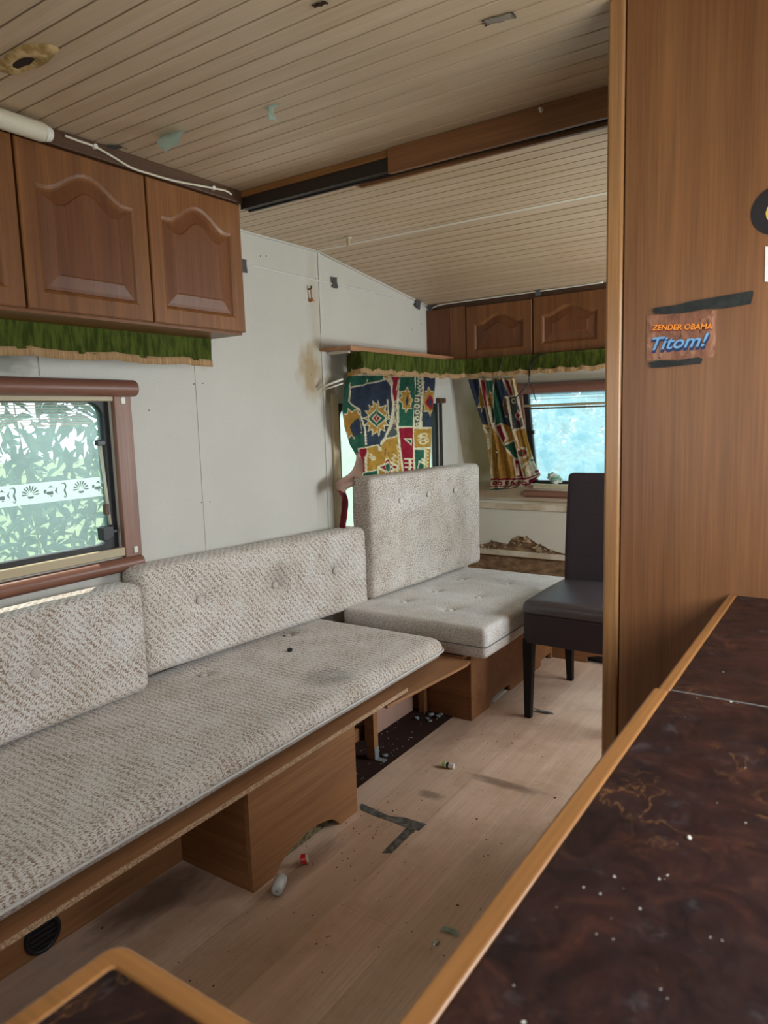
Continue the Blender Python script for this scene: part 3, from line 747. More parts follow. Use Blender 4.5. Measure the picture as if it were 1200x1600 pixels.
for q in ((148, 229), (333, 294)):
    p = at(0, -1.702, *q); bm = BM(); tube(bm, [(p[0]-.004, p[1], p[2]), (p[0]+.006, p[1], p[2])], .0065, 10)
    c = link_mesh('cable_clip', bm, M['white'], lc, bevel=.001)

# tension cord across the left wall and the front cupboard, with its tape
cw = [at(0, WX+.004, *q) for q in ((383, 413), (450, 428), (522, 444), (590, 458), (653, 474))]
cfp = [at(1, YF-.006, *q) for q in ((668, 484), (690, 476), (760, 466), (841, 455), (942, 441))]
P = smooth_pts(cw+cfp, 12)
bm = BM(); tube(bm, P, .0042, 6)
o = tag(link_mesh('cord', bm, M['cord'], smooth=True), 'thin white cord taped along the left wall and the front cupboard', 'cord')
def tape_patch(p, axis, w, h, rot, mat, label, name='tape', grp=None, curl=.0, off=.003):
    """little wrinkled sticker standing off a wall (axis = its normal axis, sign by off)"""
    bm = BM(); n = 6; rows = []
    for i in range(n+1):
        row = []
        for j in range(n+1):
            u = (i/n-.5)*w; v = (j/n-.5)*h
            uu = u*math.cos(rot)-v*math.sin(rot); vv = u*math.sin(rot)+v*math.cos(rot)
            d = off + .0012*math.sin(i*2.1+j*1.3) + curl*max(0, (i/n-.5))**2
            q = [uu, vv]; q.insert(axis, d if axis != 2 else -abs(d))
            if axis == 1: q[1] = -abs(d)
            row.append(bm.verts.new((p[0]+q[0], p[1]+q[1], p[2]+q[2])))
        rows.append(row)
    for i in range(n):
        for j in range(n): bm.faces.new((rows[i][j], rows[i+1][j], rows[i+1][j+1], rows[i][j+1]))
    r = bmesh.ops.solidify(bm, geom=bm.faces[:], thickness=.0006)
    o = link_mesh(name, bm, mat, smooth=True)
    return tag(o, label, 'tape', grp)
tape_patch(at(0, WX+.006, 380, 416), 0, .028, .05, .05, M['grey_tape'], 'grey tape on the wall cord beside the left cupboard end', off=.006)
tape_patch(at(0, WX+.006, 522, 442), 0, .034, .048, .1, M['grey_tape'], 'grey tape square on the cord in the middle of the left wall', off=.006)
tape_patch(at(0, WX+.006, 652, 474), 0, .05, .055, -.35, M['grey_tape'], 'dark grey tape on the cord just before the front corner', off=.006)
tape_patch(at(1, YF-.008, 673, 482), 1, .028, .032, 0, M['grey_tape'], 'grey tape on the cord at the left end of the front cupboard', off=.006)
tape_patch(at(1, YF-.008, 841, 455), 1, .028, .045, .05, M['duct'], 'light grey tape on the cord above the gap between front cupboard doors', off=.006)
# tapes hanging from the ceiling
tape_patch(at(2, ZC-.001, 178, 228), 2, .07, .025, .2, M['duct'], 'grey-green tape strip flat on the ceiling near the lamp cable', curl=.03)
tape_patch(at(2, ZC-.001, 780, 27), 2, .060, .022, .15, M['faint'], 'rectangular grey tape residue at the top of the ceiling', curl=0)
o = tape_patch(at(2, ZC-.001, 500, 4), 2, .028, .011, .15, M['dark_trim'], 'reddish brown scrap stuck on the ceiling at the top edge', 'scrap', curl=0)
def hang(pts, mat, label):
    """bent sheet given by rows of two edge points"""
    bm = BM(); A = smooth_pts([p[0] for p in pts], 4); B = smooth_pts([p[1] for p in pts], 4)
    va = [bm.verts.new(p) for p in A]; vb = [bm.verts.new(p) for p in B]; vm = [bm.verts.new((p+q)/2+Vector((.004, -.004, .002))) for p, q in zip(A, B)]
    for i in range(len(va)-1):
        bm.faces.new((va[i], va[i+1], vm[i+1], vm[i])); bm.faces.new((vm[i], vm[i+1], vb[i+1], vb[i]))
    bmesh.ops.solidify(bm, geom=bm.faces[:], thickness=.0006)
    return tag(link_mesh('tape', bm, mat, smooth=True), label, 'tape')
tp = at(2, ZC-.001, 268, 208)
hang([[Vector((tp[0]-.045, tp[1]+.0, ZC-.001)), Vector((tp[0]+.045, tp[1]+.015, ZC-.001))],
      [Vector((tp[0]-.035, tp[1]-.02, ZC-.022)), Vector((tp[0]+.05, tp[1]-.01, ZC-.018))],
      [Vector((tp[0]-.005, tp[1]-.02, ZC-.052)), Vector((tp[0]+.045, tp[1]-.018, ZC-.045))]], M['green_foil'], 'large pale green silver tape flap hanging from the ceiling')
tp = at(2, ZC-.001, 424, 165)
hang([[Vector((tp[0]-.022, tp[1], ZC-.001)), Vector((tp[0]+.022, tp[1]+.008, ZC-.001))],
      [Vector((tp[0]-.006, tp[1]-.004, ZC-.012)), Vector((tp[0]+.006, tp[1], ZC-.012))],
      [Vector((tp[0]-.004, tp[1]-.012, ZC-.035)), Vector((tp[0]+.022, tp[1]-.004, ZC-.045))]], M['green_foil'], 'small narrow green tape strip dangling from the middle of the ceiling')
# ceiling pegs
for (q, lab) in (((544, 371), 'small yellowed plastic peg hanging under the ceiling seam on the left'), ((940, 340), 'small cream plastic fitting on the ceiling seam beside the post')):
    p = at(2, ZC-.002, *q)
    t = empty('ceiling_peg', (p[0], p[1], ZC-.03), lab, 'peg')
    bm = BM(); tube(bm, [(p[0], p[1], ZC-.002), (p[0], p[1], ZC-.006)], .016, 14); link_mesh('flange', bm, M['cream'], t, bevel=.001)
    bm = BM(); tube(bm, [(p[0], p[1], ZC-.0055), (p[0], p[1], ZC-.034)], .0075, 12); link_mesh('pin', bm, M['sill'], t, bevel=.001)
# hook with tassel on the wall
hk = empty('wall_hook', tuple(at(0, WX, 482, 452)), 'little rusty wall hook with an orange rubber tassel on the left wall', 'hook')
p = at(0, WX, 481, 452); bm = BM(); tube(bm, [(WX, p[1], p[2]), (WX+.018, p[1], p[2]), (WX+.020, p[1], p[2]+.012)], .004, 6); link_mesh('hook_pin', bm, M['dark_trim'], hk)
bm = BM(); tube(bm, smooth_pts([(WX+.014, p[1], p[2]), (WX+.016, p[1]+.003, p[2]-.02), (WX+.014, p[1]+.006, p[2]-.04)], 4), .003, 6); tube(bm, [(WX+.014, p[1]+.006, p[2]-.036), (WX+.014, p[1]+.010, p[2]-.052)], [.003, .012], 8)
link_mesh('tassel', bm, M['orange'], hk, smooth=True)

# ------------------------------------------------------------------ shelf, valances, curtains
sh = empty('wall_shelf', (-1.97, 3.0, 1.55), 'narrow oak shelf along the left wall above the curtain', 'shelf')
bm = BM(); prism(bm, [(WX+.001, 2.545), (-1.885, 2.545), (-1.885, YF-.002), (WX+.001, YF-.002)], 2, 1.553, 1.566); link_mesh('shelf_board', bm, M['shelf'], sh, bevel=.002)
bx('front_lip', -1.897, -1.880, 2.548, YF-.003, 1.545, 1.567, M['shelf'], sh, .002)
bx('bracket', WX+.002, -1.93, 2.60, 2.612, 1.541, 1.5528, M['white'], sh, .001)
bm = BM(); tube(bm, [at(0, -2.03, 500, 606), at(0, -1.95, 536, 592)], .005, 8); tube(bm, [at(0, -2.03, 503, 610), at(0, -1.95, 536, 599)], .0035, 8)
tag(link_mesh('curtain_rod', bm, M['white'], smooth=True), 'short white end of a curtain rod sticking out left of the curtain', 'rod')
def valance(name, path, ztop, zbot, lab, wave=.10, amp=.012, end_drop=0, fr=.024, ripple=.003):
    """velvet strip hanging along a path in plan (list of x,y), with a gold fringe on its scalloped edge"""
    t = empty(name, (path[0][0], path[0][1], zbot), lab, 'valance')
    seg = []; s = 0
    for a_, b_ in zip(path, path[1:]):
        d = math.dist(a_, b_); n = max(2, int(d/.008))
        for k in range(n): seg.append((a_[0]+(b_[0]-a_[0])*k/n, a_[1]+(b_[1]-a_[1])*k/n, s+d*k/n, (b_[1]-a_[1])/d, -(b_[0]-a_[0])/d))
        s += d
    seg.append((*path[-1], s, seg[-1][3], seg[-1][4]))
    V, FR = BM(), BM(); rows = 7; G = []; G2 = []
    for (x_, y_, q, nx, ny) in seg:
        sc = abs(math.sin(PI*q/wave))
        zb = zbot+amp*(sc**.7)*-1+amp
        col = []
        for j in range(rows):
            f = j/(rows-1); off = ripple*math.sin(q*95+j*.6)*f + .004*math.sin(q*31)*f
            col.append(V.verts.new((x_+nx*off, y_+ny*off, ztop(q)+(zb-ztop(q))*f)))
        G.append(col)
        c2_ = []
        for j in range(3):
            f = j/2; off = .0035+ripple*math.sin(q*95+3.6)+.0012*math.sin(q*900)
            c2_.append(FR.verts.new((x_+nx*off, y_+ny*off, zb+.006-(fr)*f)))
        G2.append(c2_)
    for bm_, GG in ((V, G), (FR, G2)):
        for A, B in zip(GG, GG[1:]):
            for j in range(len(A)-1): bm_.faces.new((A[j], A[j+1], B[j+1], B[j]))
        bmesh.ops.solidify(bm_, geom=bm_.faces[:], thickness=.002)
    link_mesh('velvet_band', V, M['velvet'], t, smooth=True); link_mesh('fringe', FR, M['fringe'], t, smooth=True)
    return t
valance('valance', [(-1.880, -.2), (-1.880, 1.66), (-1.865, 1.735)], lambda q: 1.545, 1.458, 'dark green velvet valance with gold fringe hanging under the left cupboard', .26, .007)
valance('valance', [(-2.03, 2.72), (-1.96, 2.66), (-1.905, 2.615), (-1.872, 2.625), (-1.872, 3.36), (-1.80, 3.455), (-.6, 3.462)], lambda q: 1.546, 1.462, 'green velvet valance with scalloped gold fringe running around the front corner', .105, .011)

NAVY, GREEN, MUST, BURG, CREAM, DGRY, BROWN = (.035, .045, .075), (.025, .10, .065), (.42, .21, .04), (.26, .012, .03), (.66, .56, .40), (.09, .09, .085), (.14, .08, .04)
def in_poly(X, Y, poly):
    ins = np.zeros(X.shape, bool); n = len(poly)
    for i in range(n):
        x1, y1 = poly[i]; x2, y2 = poly[(i+1) % n]
        c = ((y1 > Y) != (y2 > Y)) & (X < (x2-x1)*(Y-y1)/((y2-y1) or 1e-9)+x1); ins ^= c
    return ins
def edge_dist(X, Y, poly, closed=True):
    D = np.full(X.shape, 1e9); n = len(poly)
    for i in range(n if closed else n-1):
        x1, y1 = poly[i]; x2, y2 = poly[(i+1) % n]; dx, dy = x2-x1, y2-y1; L2 = dx*dx+dy*dy or 1e-9
        t = np.clip(((X-x1)*dx+(Y-y1)*dy)/L2, 0, 1); D = np.minimum(D, np.hypot(X-x1-t*dx, Y-y1-t*dy))
    return D
def paint(X, Y, ops, base):
    C = np.tile(np.array(base), X.shape+(1,)).reshape(X.shape+(3,)).astype(float)
    for op in ops:
        if op[0] == 'poly':
            _, poly, col, lw = op; C[in_poly(X, Y, poly)] = col
            if lw: C[edge_dist(X, Y, poly) < lw] = CREAM
        elif op[0] == 'line':
            _, pts_, col, lw = op; C[edge_dist(X, Y, pts_, False) < lw] = col
        elif op[0] == 'flame':
            _, (cx, cy), rx, ry, col, nsp = op
            an = np.arctan2((Y-cy)/ry, (X-cx)/rx); r = np.hypot((X-cx)/rx, (Y-cy)/ry); e = 1-.25*np.abs(np.sin(an*nsp/2))
            C[r < e] = CREAM; C[r < e-.1] = col
        elif op[0] == 'dia':
            _, (cx, cy), rx, ry, col = op; r = np.abs((X-cx)/rx)+np.abs((Y-cy)/ry); C[r < 1] = col
        elif op[0] == 'ring':
            _, (cx, cy), r0, lw, col = op; r = np.hypot(X-cx, Y-cy); C[np.abs(r-r0) < lw] = col
    return C
def zig(x, y0_, y1_, w, n): return [(x+(w if k % 2 else -w), y0_+(y1_-y0_)*k/n) for k in range(n+1)]
ops1 = [('poly', [(20, 130), (200, 130), (200, 720), (150, 720), (20, 500)], GREEN, 0),
 ('flame', (125, 470), 75, 120, MUST, 10), ('dia', (150, 500), 38, 70, NAVY),
 ('poly', [(115, 120), (345, 120), (385, 150), (118, 212)], GREEN, 5), ('ring', (240, 155), 12, 5, CREAM),
 ('poly', [(120, 210), (385, 150), (412, 330), (385, 520), (330, 645), (218, 640), (190, 410), (108, 310)], NAVY, 5),
 ('line', [(195, 350), (200, 400), (225, 520), (235, 620)], CREAM, 4), ('line', [(370, 300), (375, 350), (385, 420)], CREAM, 4),
 ('flame', (302, 432), 92, 140, MUST, 16), ('dia', (302, 432), 68, 96, CREAM), ('dia', (302, 432), 60, 86, GREEN), ('dia', (302, 432), 42, 62, CREAM), ('dia', (302, 432), 36, 54, BURG), ('dia', (302, 432), 22, 34, CREAM), ('dia', (302, 432), 16, 26, GREEN),
 ('poly', [(392, 130), (482, 130), (488, 230), (472, 305), (416, 318)], BURG, 5), ('line', [(440, 230), (460, 160)], CREAM, 5),
 ('poly', [(412, 320), (472, 308), (465, 590), (370, 590), (388, 520), (412, 420)], DGRY, 4),
 ('poly', [(412, 335), (466, 330), (445, 400), (462, 520), (410, 470), (438, 400)], BURG, 3),
 ('poly', [(486, 130), (575, 130), (570, 495), (462, 495), (470, 310)], GREEN, 5), ('flame', (512, 300), 38, 95, MUST, 8), ('dia', (515, 305), 12, 45, NAVY),
 ('poly', [(575, 130), (637, 130), (634, 500), (570, 500)], GREEN, 5),
 ('poly', [(582, 270), (628, 270), (628, 495), (576, 495)], DGRY, 5)] + [('ring', (603, 300+k*44), 12, 4.5, CREAM) for k in range(5)] + [('line', zig(622, 135, 260, 6, 10), CREAM, 3),
 ('poly', [(637, 130), (740, 130), (740, 500), (634, 500)], NAVY, 5), ('flame', (672, 310), 34, 110, MUST, 8), ('dia', (676, 320), 22, 60, BURG), ('dia', (676, 320), 9, 28, NAVY),
 ('poly', [(192, 655), (300, 625), (312, 665), (370, 580), (462, 555), (490, 850), (200, 880)], MUST, 5),
 ('ring', (262, 700), 10, 4, CREAM), ('ring', (285, 720), 10, 4, CREAM), ('ring', (262, 735), 10, 4, CREAM), ('ring', (245, 712), 9, 4, CREAM),
 ('dia', (385, 785), 72, 75, CREAM), ('dia', (385, 785), 56, 58, BURG), ('dia', (385, 785), 40, 42, CREAM), ('dia', (385, 785), 28, 30, GREEN),
 ('line', [(368, 655), (368, 700)], BROWN, 4), ('line', [(395, 680), (395, 720)], BROWN, 4), ('line', zig(452, 620, 840, 13, 14), CREAM, 4), ('line', zig(425, 690, 840, 5, 10), CREAM, 3),
 ('poly', [(462, 500), (567, 492), (572, 850), (486, 850)], BURG, 5), ('poly', [(505, 575), (548, 580), (540, 635)], CREAM, 0), ('poly', [(518, 585), (540, 588), (537, 620)], GREEN, 0),
 ('line', [(540, 730), (540, 800)], CREAM, 7), ('line', [(520, 725), (558, 725)], CREAM, 6), ('line', [(522, 755), (556, 755)], CREAM, 5), ('line', [(522, 785), (556, 785)], CREAM, 5),
 ('poly', [(568, 503), (700, 503), (700, 642), (566, 650)], MUST, 5), ('ring', (620, 575), 13, 4, CREAM), ('ring', (645, 555), 13, 4, CREAM), ('ring', (660, 590), 13, 4, CREAM), ('ring', (640, 605), 12, 4, CREAM), ('ring', (610, 560), 6, 4, CREAM),
 ('poly', [(566, 655), (648, 655), (650, 850), (572, 850)], GREEN, 5), ('line', [(585, 790), (600, 755), (612, 780), (622, 740), (640, 760), (636, 725)], CREAM, 5),
 ('poly', [(650, 650), (720, 650), (720, 850), (652, 850)], MUST, 4), ('line', zig(664, 660, 840, 7, 14), CREAM, 3),
 ('poly', [(198, 825), (320, 800), (330, 850), (200, 880)], GREEN, 4), ('poly', [(180, 650), (215, 640), (235, 820), (190, 830)], BURG, 4)]
ops2 = [('poly', [(60, 680), (200, 680), (215, 990), (160, 990)], NAVY, 0), ('flame', (150, 800), 26, 110, MUST, 8),
 ('poly', [(140, 680), (165, 680), (235, 1010), (205, 1020)], BURG, 6), ('poly', [(165, 680), (235, 680), (240, 985), (225, 985)], GREEN, 6), ('flame', (212, 820), 26, 70, MUST, 8),
 ('poly', [(235, 680), (300, 680), (300, 985), (240, 995)], GREEN, 0), ('poly', [(240, 680), (340, 680), (372, 1020), (300, 985), (262, 800)], NAVY, 0), ('flame', (318, 870), 22, 90, BROWN, 6),
 ('poly', [(300, 680), (345, 680), (375, 790), (340, 800)], BURG, 5), ('poly', [(345, 680), (375, 680), (400, 800), (372, 790)], MUST, 5),
 ('poly', [(330, 800), (400, 790), (450, 1010), (370, 1030)], DGRY, 5), ('dia', (405, 930), 30, 45, CREAM), ('dia', (405, 930), 20, 32, BURG), ('ring', (370, 830), 14, 5, CREAM), ('line', [(400, 970), (430, 1000)], BURG, 6),
 ('poly', [(160, 1000), (210, 1010), (230, 1380), (220, 1380), (215, 1090)], MUST, 5), ('line', zig(205, 1030, 1160, 10, 12), CREAM, 4), ('line', zig(240, 1140, 1290, 14, 12), CREAM, 4),
 ('poly', [(215, 1020), (250, 1000), (290, 1380), (230, 1380)], MUST, 0), ('line', [(230, 1070), (262, 1180), (270, 1380)], (.03, .03, .03), 5), ('line', [(255, 1180), (330, 1200), (430, 1245)], CREAM, 4),
 ('poly', [(250, 1000), (370, 1020), (410, 1120), (450, 1370), (285, 1380)], MUST, 0), ('poly', [(238, 1005), (290, 985), (330, 1090), (300, 1130), (262, 1060)], BURG, 6),
 ('poly', [(310, 1135), (375, 1100), (415, 1235), (370, 1225)], GREEN, 6), ('poly', [(370, 1235), (415, 1240), (440, 1365), (400, 1370)], BURG, 6), ('line', [(395, 1270), (405, 1340)], CREAM, 6),
 ('poly', [(375, 1035), (455, 1010), (520, 1190), (440, 1290), (410, 1130)], MUST, 6), ('ring', (430, 1190), 36, 7, CREAM), ('ring', (430, 1190), 18, 5, BURG), ('dia', (430, 1190), 14, 20, GREEN),
 ('poly', [(455, 1000), (475, 1000), (560, 1240), (540, 1250)], BURG, 7),
 ('poly', [(480, 1240), (520, 1190), (560, 1270), (570, 1350), (470, 1400), (450, 1330)], CREAM, 0), ('line', [(490, 1240), (540, 1235)], GREEN, 6), ('line', [(520, 1320), (560, 1310)], BURG, 8),
 ('poly', [(215, 1375), (580, 1340), (580, 1410), (215, 1425)], CREAM, 0), ('line', [(215, 1372), (470, 1368), (560, 1330)], BURG, 7), ('line', [(215, 1425), (440, 1420), (520, 1390)], BURG, 7),
 ('poly', [(210, 1432), (480, 1418), (480, 1450), (210, 1450)], GREEN, 4), ('poly', [(470, 1375), (540, 1345), (540, 1390), (480, 1410)], BURG, 5)] + [('ring', (240+k*42, 1398), 10, 5, BURG) for k in range(7)]
def curtain_mat():
    m, N, L, b = new_mat('printed_curtain_cotton')
    a = N.new('ShaderNodeAttribute'); a.attribute_name = 'print'
    n = noise_n(N, L, coords(N, L, (1, 1, 1)), 45, 4, .6); r = ramp(N, [(.3, g(.75)), (.65, g(1.15))]); L.new(n, r.inputs[0])
    col = mixc(N, L, 1.0, a.outputs['Color'], r.outputs[0], 'MULTIPLY')
    tl_ = N.new('ShaderNodeBsdfTranslucent'); L.new(col, tl_.inputs[0]); L.new(col, b.inputs['Base Color'])
    b.inputs['Roughness'].default_value = .75; b.inputs['Specular IOR Level'].default_value = .2
    mx = N.new('ShaderNodeMixShader'); mx.inputs[0].default_value = .5
    out = [x_ for x_ in N if x_.type == 'OUTPUT_MATERIAL'][0]
    L.new(b.outputs[0], mx.inputs[1]); L.new(tl_.outputs[0], mx.inputs[2]); L.new(mx.outputs[0], out.inputs[0]); return m
M['curtain'] = curtain_mat()
def curtain(name, rowsL, rowsR, plane, nrm, crop, ops, base, folds, lab, par=None, nx=170, ny=230, fold_amp=.014, bunch=0):
    """rowsL/rowsR: edge pixels of the hanging cloth from the top down; plane(x,y) gives the point"""
    def interp(rows, y):
        ys = [r[1] for r in rows]; xs = [r[0] for r in rows]; return float(np.interp(y, ys, xs))
    ytl, ytr = rowsL[0][1], rowsR[0][1]; ybl, ybr = rowsL[-1][1], rowsR[-1][1]
    X = np.zeros((ny+1, nx+1)); Y = np.zeros_like(X); P = np.zeros((ny+1, nx+1, 3))
    for j in range(ny+1):
        t = j/ny; yl = ytl+(ybl-ytl)*t; yr = ytr+(ybr-ytr)*t
        xl, xr = interp(rowsL, yl), interp(rowsR, yr)
        for i in range(nx+1):
            s = i/nx; x_, y_ = xl+(xr-xl)*s, yl+(yr-yl)*s; X[j, i] = x_; Y[j, i] = y_
            p = np.array(plane(x_, y_), float)
            d = fold_amp*math.sin(2*PI*(folds*s+.35*math.sin(3*s+t*1.5)))*(1-.45*t*(1-bunch)) + .006*math.sin(2*PI*(folds*1.9*s+t*.8)) + bunch*.02*max(0, t-.7)*math.sin(t*40+s*9)
            P[j, i] = p + np.array(nrm)*(d+fold_amp)
    cx0, cy0, k = crop
    C = paint((X-cx0)*k, (Y-cy0)*k, ops, base)
    bm = BM(); V = [[bm.verts.new(P[j, i]) for i in range(nx+1)] for j in range(ny+1)]
    for j in range(ny):
        for i in range(nx): bm.faces.new((V[j][i], V[j][i+1], V[j+1][i+1], V[j+1][i]))
    bm.verts.index_update()
    o = link_mesh(name, bm, M['curtain'], par, smooth=True)
    ca = o.data.color_attributes.new('print', 'FLOAT_COLOR', 'POINT')
    flat_ = np.concatenate([C.reshape(-1, 3), np.ones((C.size//3, 1))], 1).astype(np.float32).ravel()
    ca.data.foreach_set('color', flat_)
    return tag(o, lab, 'curtain') if par is None else o
cu1 = empty('curtain', tuple(at(0, -1.96, 600, 745)), 'colourful ethnic print curtain over the left front window behind the tall cushion', 'curtain')
curtain('curtain_cloth', [(541, 584), (532, 605), (527, 640), (531, 668), (541, 695), (554, 715), (561, 745), (561, 765)], [(677, 586), (677, 598), (671, 660), (667, 720), (665, 768)],
        lambda x_, y_: at(0, -1.975, x_, y_), (1, 0, 0), (520, 560, 4.615), ops1, MUST, 5.5, '', cu1, 180, 240, .012)
# plain lining tail that hangs twisted at the left
bm = BM(); rowsT = [(556, 706, 566, 716), (552, 722, 564, 732), (545, 740, 562, 752), (530, 752, 550, 762), (527, 763, 541, 768), (532, 780, 541, 782), (534, 800, 541, 802), (533, 820, 540, 822), (535, 832, 539, 836)]
A = smooth_pts([at(0, -1.945, r[0], r[1]) for r in rowsT], 5); B = smooth_pts([at(0, -1.925, r[2], r[3]) for r in rowsT], 5)
VV = []
for k, (a_, b_) in enumerate(zip(A, B)): VV.append([bm.verts.new(a_.lerp(b_, f)+Vector((.012*math.sin(f*PI*2+k*.3), 0, 0))) for f in (0, .2, .4, .6, .8, 1)])
for r0, r1 in zip(VV, VV[1:]):
    for i in range(5):
        f_ = bm.faces.new((r0[i], r0[i+1], r1[i+1], r1[i]))
        f_.material_index = 1 if VV.index(r0) > 20 else 0
bmesh.ops.solidify(bm, geom=bm.faces[:], thickness=.001)
link_mesh('curtain_tail', bm, [plain('pink_lining', (.50, .34, .27), .8), plain('burgundy_cloth', (.22, .02, .03), .8)], cu1, smooth=True)
def frontpl(x_, y_, off=.045):
    d = ((x_-600)/F)*RT + ((800-y_)/F)*UP + FW
    y0_, z0_, k = 3.785-off, 1.434, -.241
    t = (y0_+k*(CAM[2]-z0_))/(d[1]-k*d[2]); return CAM+d*t
cu2 = empty('curtain', tuple(frontpl(800, 760)), 'narrow ethnic print curtain gathered left of the front window', 'curtain')
curtain('curtain_cloth', [(733, 592), (735, 600), (744, 625), (757, 663), (764, 690), (768, 740), (769, 766)], [(806, 590), (810, 610), (818, 650), (828, 690), (838, 722), (848, 742), (826, 760)],
        frontpl, (0, -1, 0), (720, 440, 4.444), ops2, MUST, 4.5, '', cu2, 150, 230, .011, 1)
rp = frontpl(868, 750, .03)
bm = BM(); bmesh.ops.create_icosphere(bm, subdivisions=3, radius=1)
for v in bm.verts:
    n_ = 1+.35*noise.noise(v.co*2.2)+.12*noise.noise(v.co*6)
    v.co = Vector((rp[0]+v.co.x*.042*n_, rp[1]-.012+v.co.y*.014*n_, .884+(v.co.z*.030-.012*v.co.x)*n_))
tag(link_mesh('crumpled_rag', bm, noisy('rag_print', (.10, .25, .16), (.72, .72, .66), 40, .8, .2, .3), smooth=True), 'crumpled white and green rag on the sill of the front window', 'rag')
# loose thin wires hanging from the front cupboard
for pts_, lab in (([(786, 560), (781, 575), (776, 598)], 'short grey wire hanging left under the front cupboard'),
                  ([(850, 553), (838, 558), (828, 575), (827, 595), (815, 612), (805, 622)], 'thick black wire loop hanging from the front cupboard'),
                  ([(829, 560), (826, 590), (833, 612), (838, 627)], 'thin dark wire hanging straight down beside the wire loop')):
    bm = BM(); tube(bm, smooth_pts([at(1, 3.452, *q) for q in pts_], 6), .0020 if 'thick' not in lab else .0032, 6)
    tag(link_mesh('wire', bm, M['blackp'], smooth=True), lab, 'wire')

# ------------------------------------------------------------------ benches
# chipboard-edged board under the long seat
b1 = empty('bench', (-1.7, .6, 0), 'long low wooden bench base with a chipboard top, under the near seat cushion', 'bench')
bm = BM(); vs = box(bm, WX+.002, -1.288, -.9, 2.005, .296, .3095)
for v in bm.verts: v.co.z += .009*(v.co.y-.6)
bmesh.ops.recalc_face_normals(bm, faces=bm.faces); link_mesh('bench_top', bm, M['board_y'], b1)
bm = BM(); vs = box(bm, -1.2878, -1.2862, -.9, 2.005, .2962, .3093)
for v in bm.verts: v.co.z += .009*(v.co.y-.6)
bmesh.ops.recalc_face_normals(bm, faces=bm.faces); link_mesh('chipboard_edge', bm, M['chip'], b1)
bx('base_panel', -1.606, -1.590, -.9, 1.25, 0, .280, M['bench_y'], b1, .001)
bx('side_panel', -1.60, -1.327, 1.2505, 1.266, 0, .299, M['bench_x'], b1, .001)
def at31(q): p = at(0, -1.31, *q); return (p[1], max(0, p[2]))
notch = [(1.340, 0), (1.352, .016), (1.378, .032), (1.41, .043), (1.477, .056), (1.53, .054), (1.56, .048), (1.597, .036), (1.625, .012), (1.632, .0)]
pr('front_panel', [(1.2505, 0)]+notch+[(1.725, 0), (1.725, .305), (1.2505, .301)], 0, -1.3265, -1.31, M['bench_y'], b1, .001)
pr('insulation', [(1.30, 0), (1.34, .07), (1.64, .07), (1.70, 0)], 0, -1.42, -1.345, M['insul'], b1)
ve = empty('floor_vent', (-1.588, .826, .047), 'round dark heating vent in the recessed bench panel', 'vent')
bm = BM(); N_ = 28
def ringx(r, x_): return [bm.verts.new((x_, .826+math.cos(2*PI*k/N_)*r, .049+math.sin(2*PI*k/N_)*r)) for k in range(N_)]
R_ = [ringx(.046, -1.5895), ringx(.046, -1.584), ringx(.041, -1.580), ringx(.036, -1.582), ringx(.034, -1.5885)]
for A, B in zip(R_, R_[1:]):
    for k in range(N_): bm.faces.new((A[k], A[(k+1) % N_], B[(k+1) % N_], B[k]))
link_mesh('vent_ring', bm, M['blackp'], ve, smooth=True)
bm = BM(); bm.faces.new(ringx(.035, -1.588)); link_mesh('vent_back', bm, M['blackp'], ve)
for k in range(5):
    z = .049+(k-2)*.013; hw = math.sqrt(.034**2-((k-2)*.013)**2)
    bx('vent_slat', -1.5878, -1.5835, .826-hw, .826+hw, z-.002, z+.002, M['rail_dark'], ve)
# open frame and corner bench
b2 = empty('bench', (-1.6, 3.0, 0), 'corner bench base of brown veneer under the far cushions', 'bench')
bx('end_panel', -1.60, -1.323, 2.52, 2.534, 0, .2875, M['bench_x'], b2, .001)
n2 = [(2.69, 0), (2.70, .020), (2.73, .030), (2.86, .034), (2.90, .030), (2.905, 0), (3.27, 0), (3.275, .03), (3.40, .034), (3.405, 0)]
pr('front_panel', [(2.52, 0)]+n2+[(3.43, 0), (3.43, .2875), (2.52, .2875)], 0, -1.3225, -1.307, M['bench_x'], b2, .001)
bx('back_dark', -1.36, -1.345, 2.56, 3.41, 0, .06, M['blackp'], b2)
n3 = [(-1.13, 0), (-1.125, .03), (-1.07, .045), (-.95, .045), (-.94, 0)]
pr('cross_panel', [(-1.3065, 0)]+n3+[(RX-.002, 0), (RX-.002, .2875), (-1.3065, .2875)], 1, 3.43, 3.445, M['bench_x'], b2, .001)
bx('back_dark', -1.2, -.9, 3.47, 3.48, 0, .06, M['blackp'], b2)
pr('seat_board', [(WX+.003, 2.44), (-1.30, 2.44), (-1.30, 3.425), (RX-.002, 3.425), (RX-.002, 3.890), (WX+.003, 3.890)], 2, .288, .300, M['board_y'], b2, .001)
bx('upright', -1.49, -1.455, 2.03, 2.058, 0, .2835, M['bench_y'], b2, .002)
bx('upright', -1.545, -1.515, 2.49, 2.515, 0, .2835, M['bench_y'], b2, .002)
bx('inner_panel', -1.62, -1.606, 1.73, 2.515, 0, .05, M['bench_y'], b2, .001)
bm = BM(); box(bm, -1.585, -1.573, 2.15, 2.49, .0032, .17); bmesh.ops.recalc_face_normals(bm, faces=bm.faces)
o = tag(link_mesh('leaning_board', bm, M['pinkboard'], bevel=.001), 'pinkish board leaning in the open bench behind the uprights', 'board')
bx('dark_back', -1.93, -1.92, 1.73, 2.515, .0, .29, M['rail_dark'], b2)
bx('foot_bracket', -1.4545, -1.452, 2.030, 2.056, .004, .05, M['duct'], b2, .001)
bx('foot_bracket', -1.452, -1.415, 2.030, 2.056, .0035, .0065, M['duct'], b2, .001)
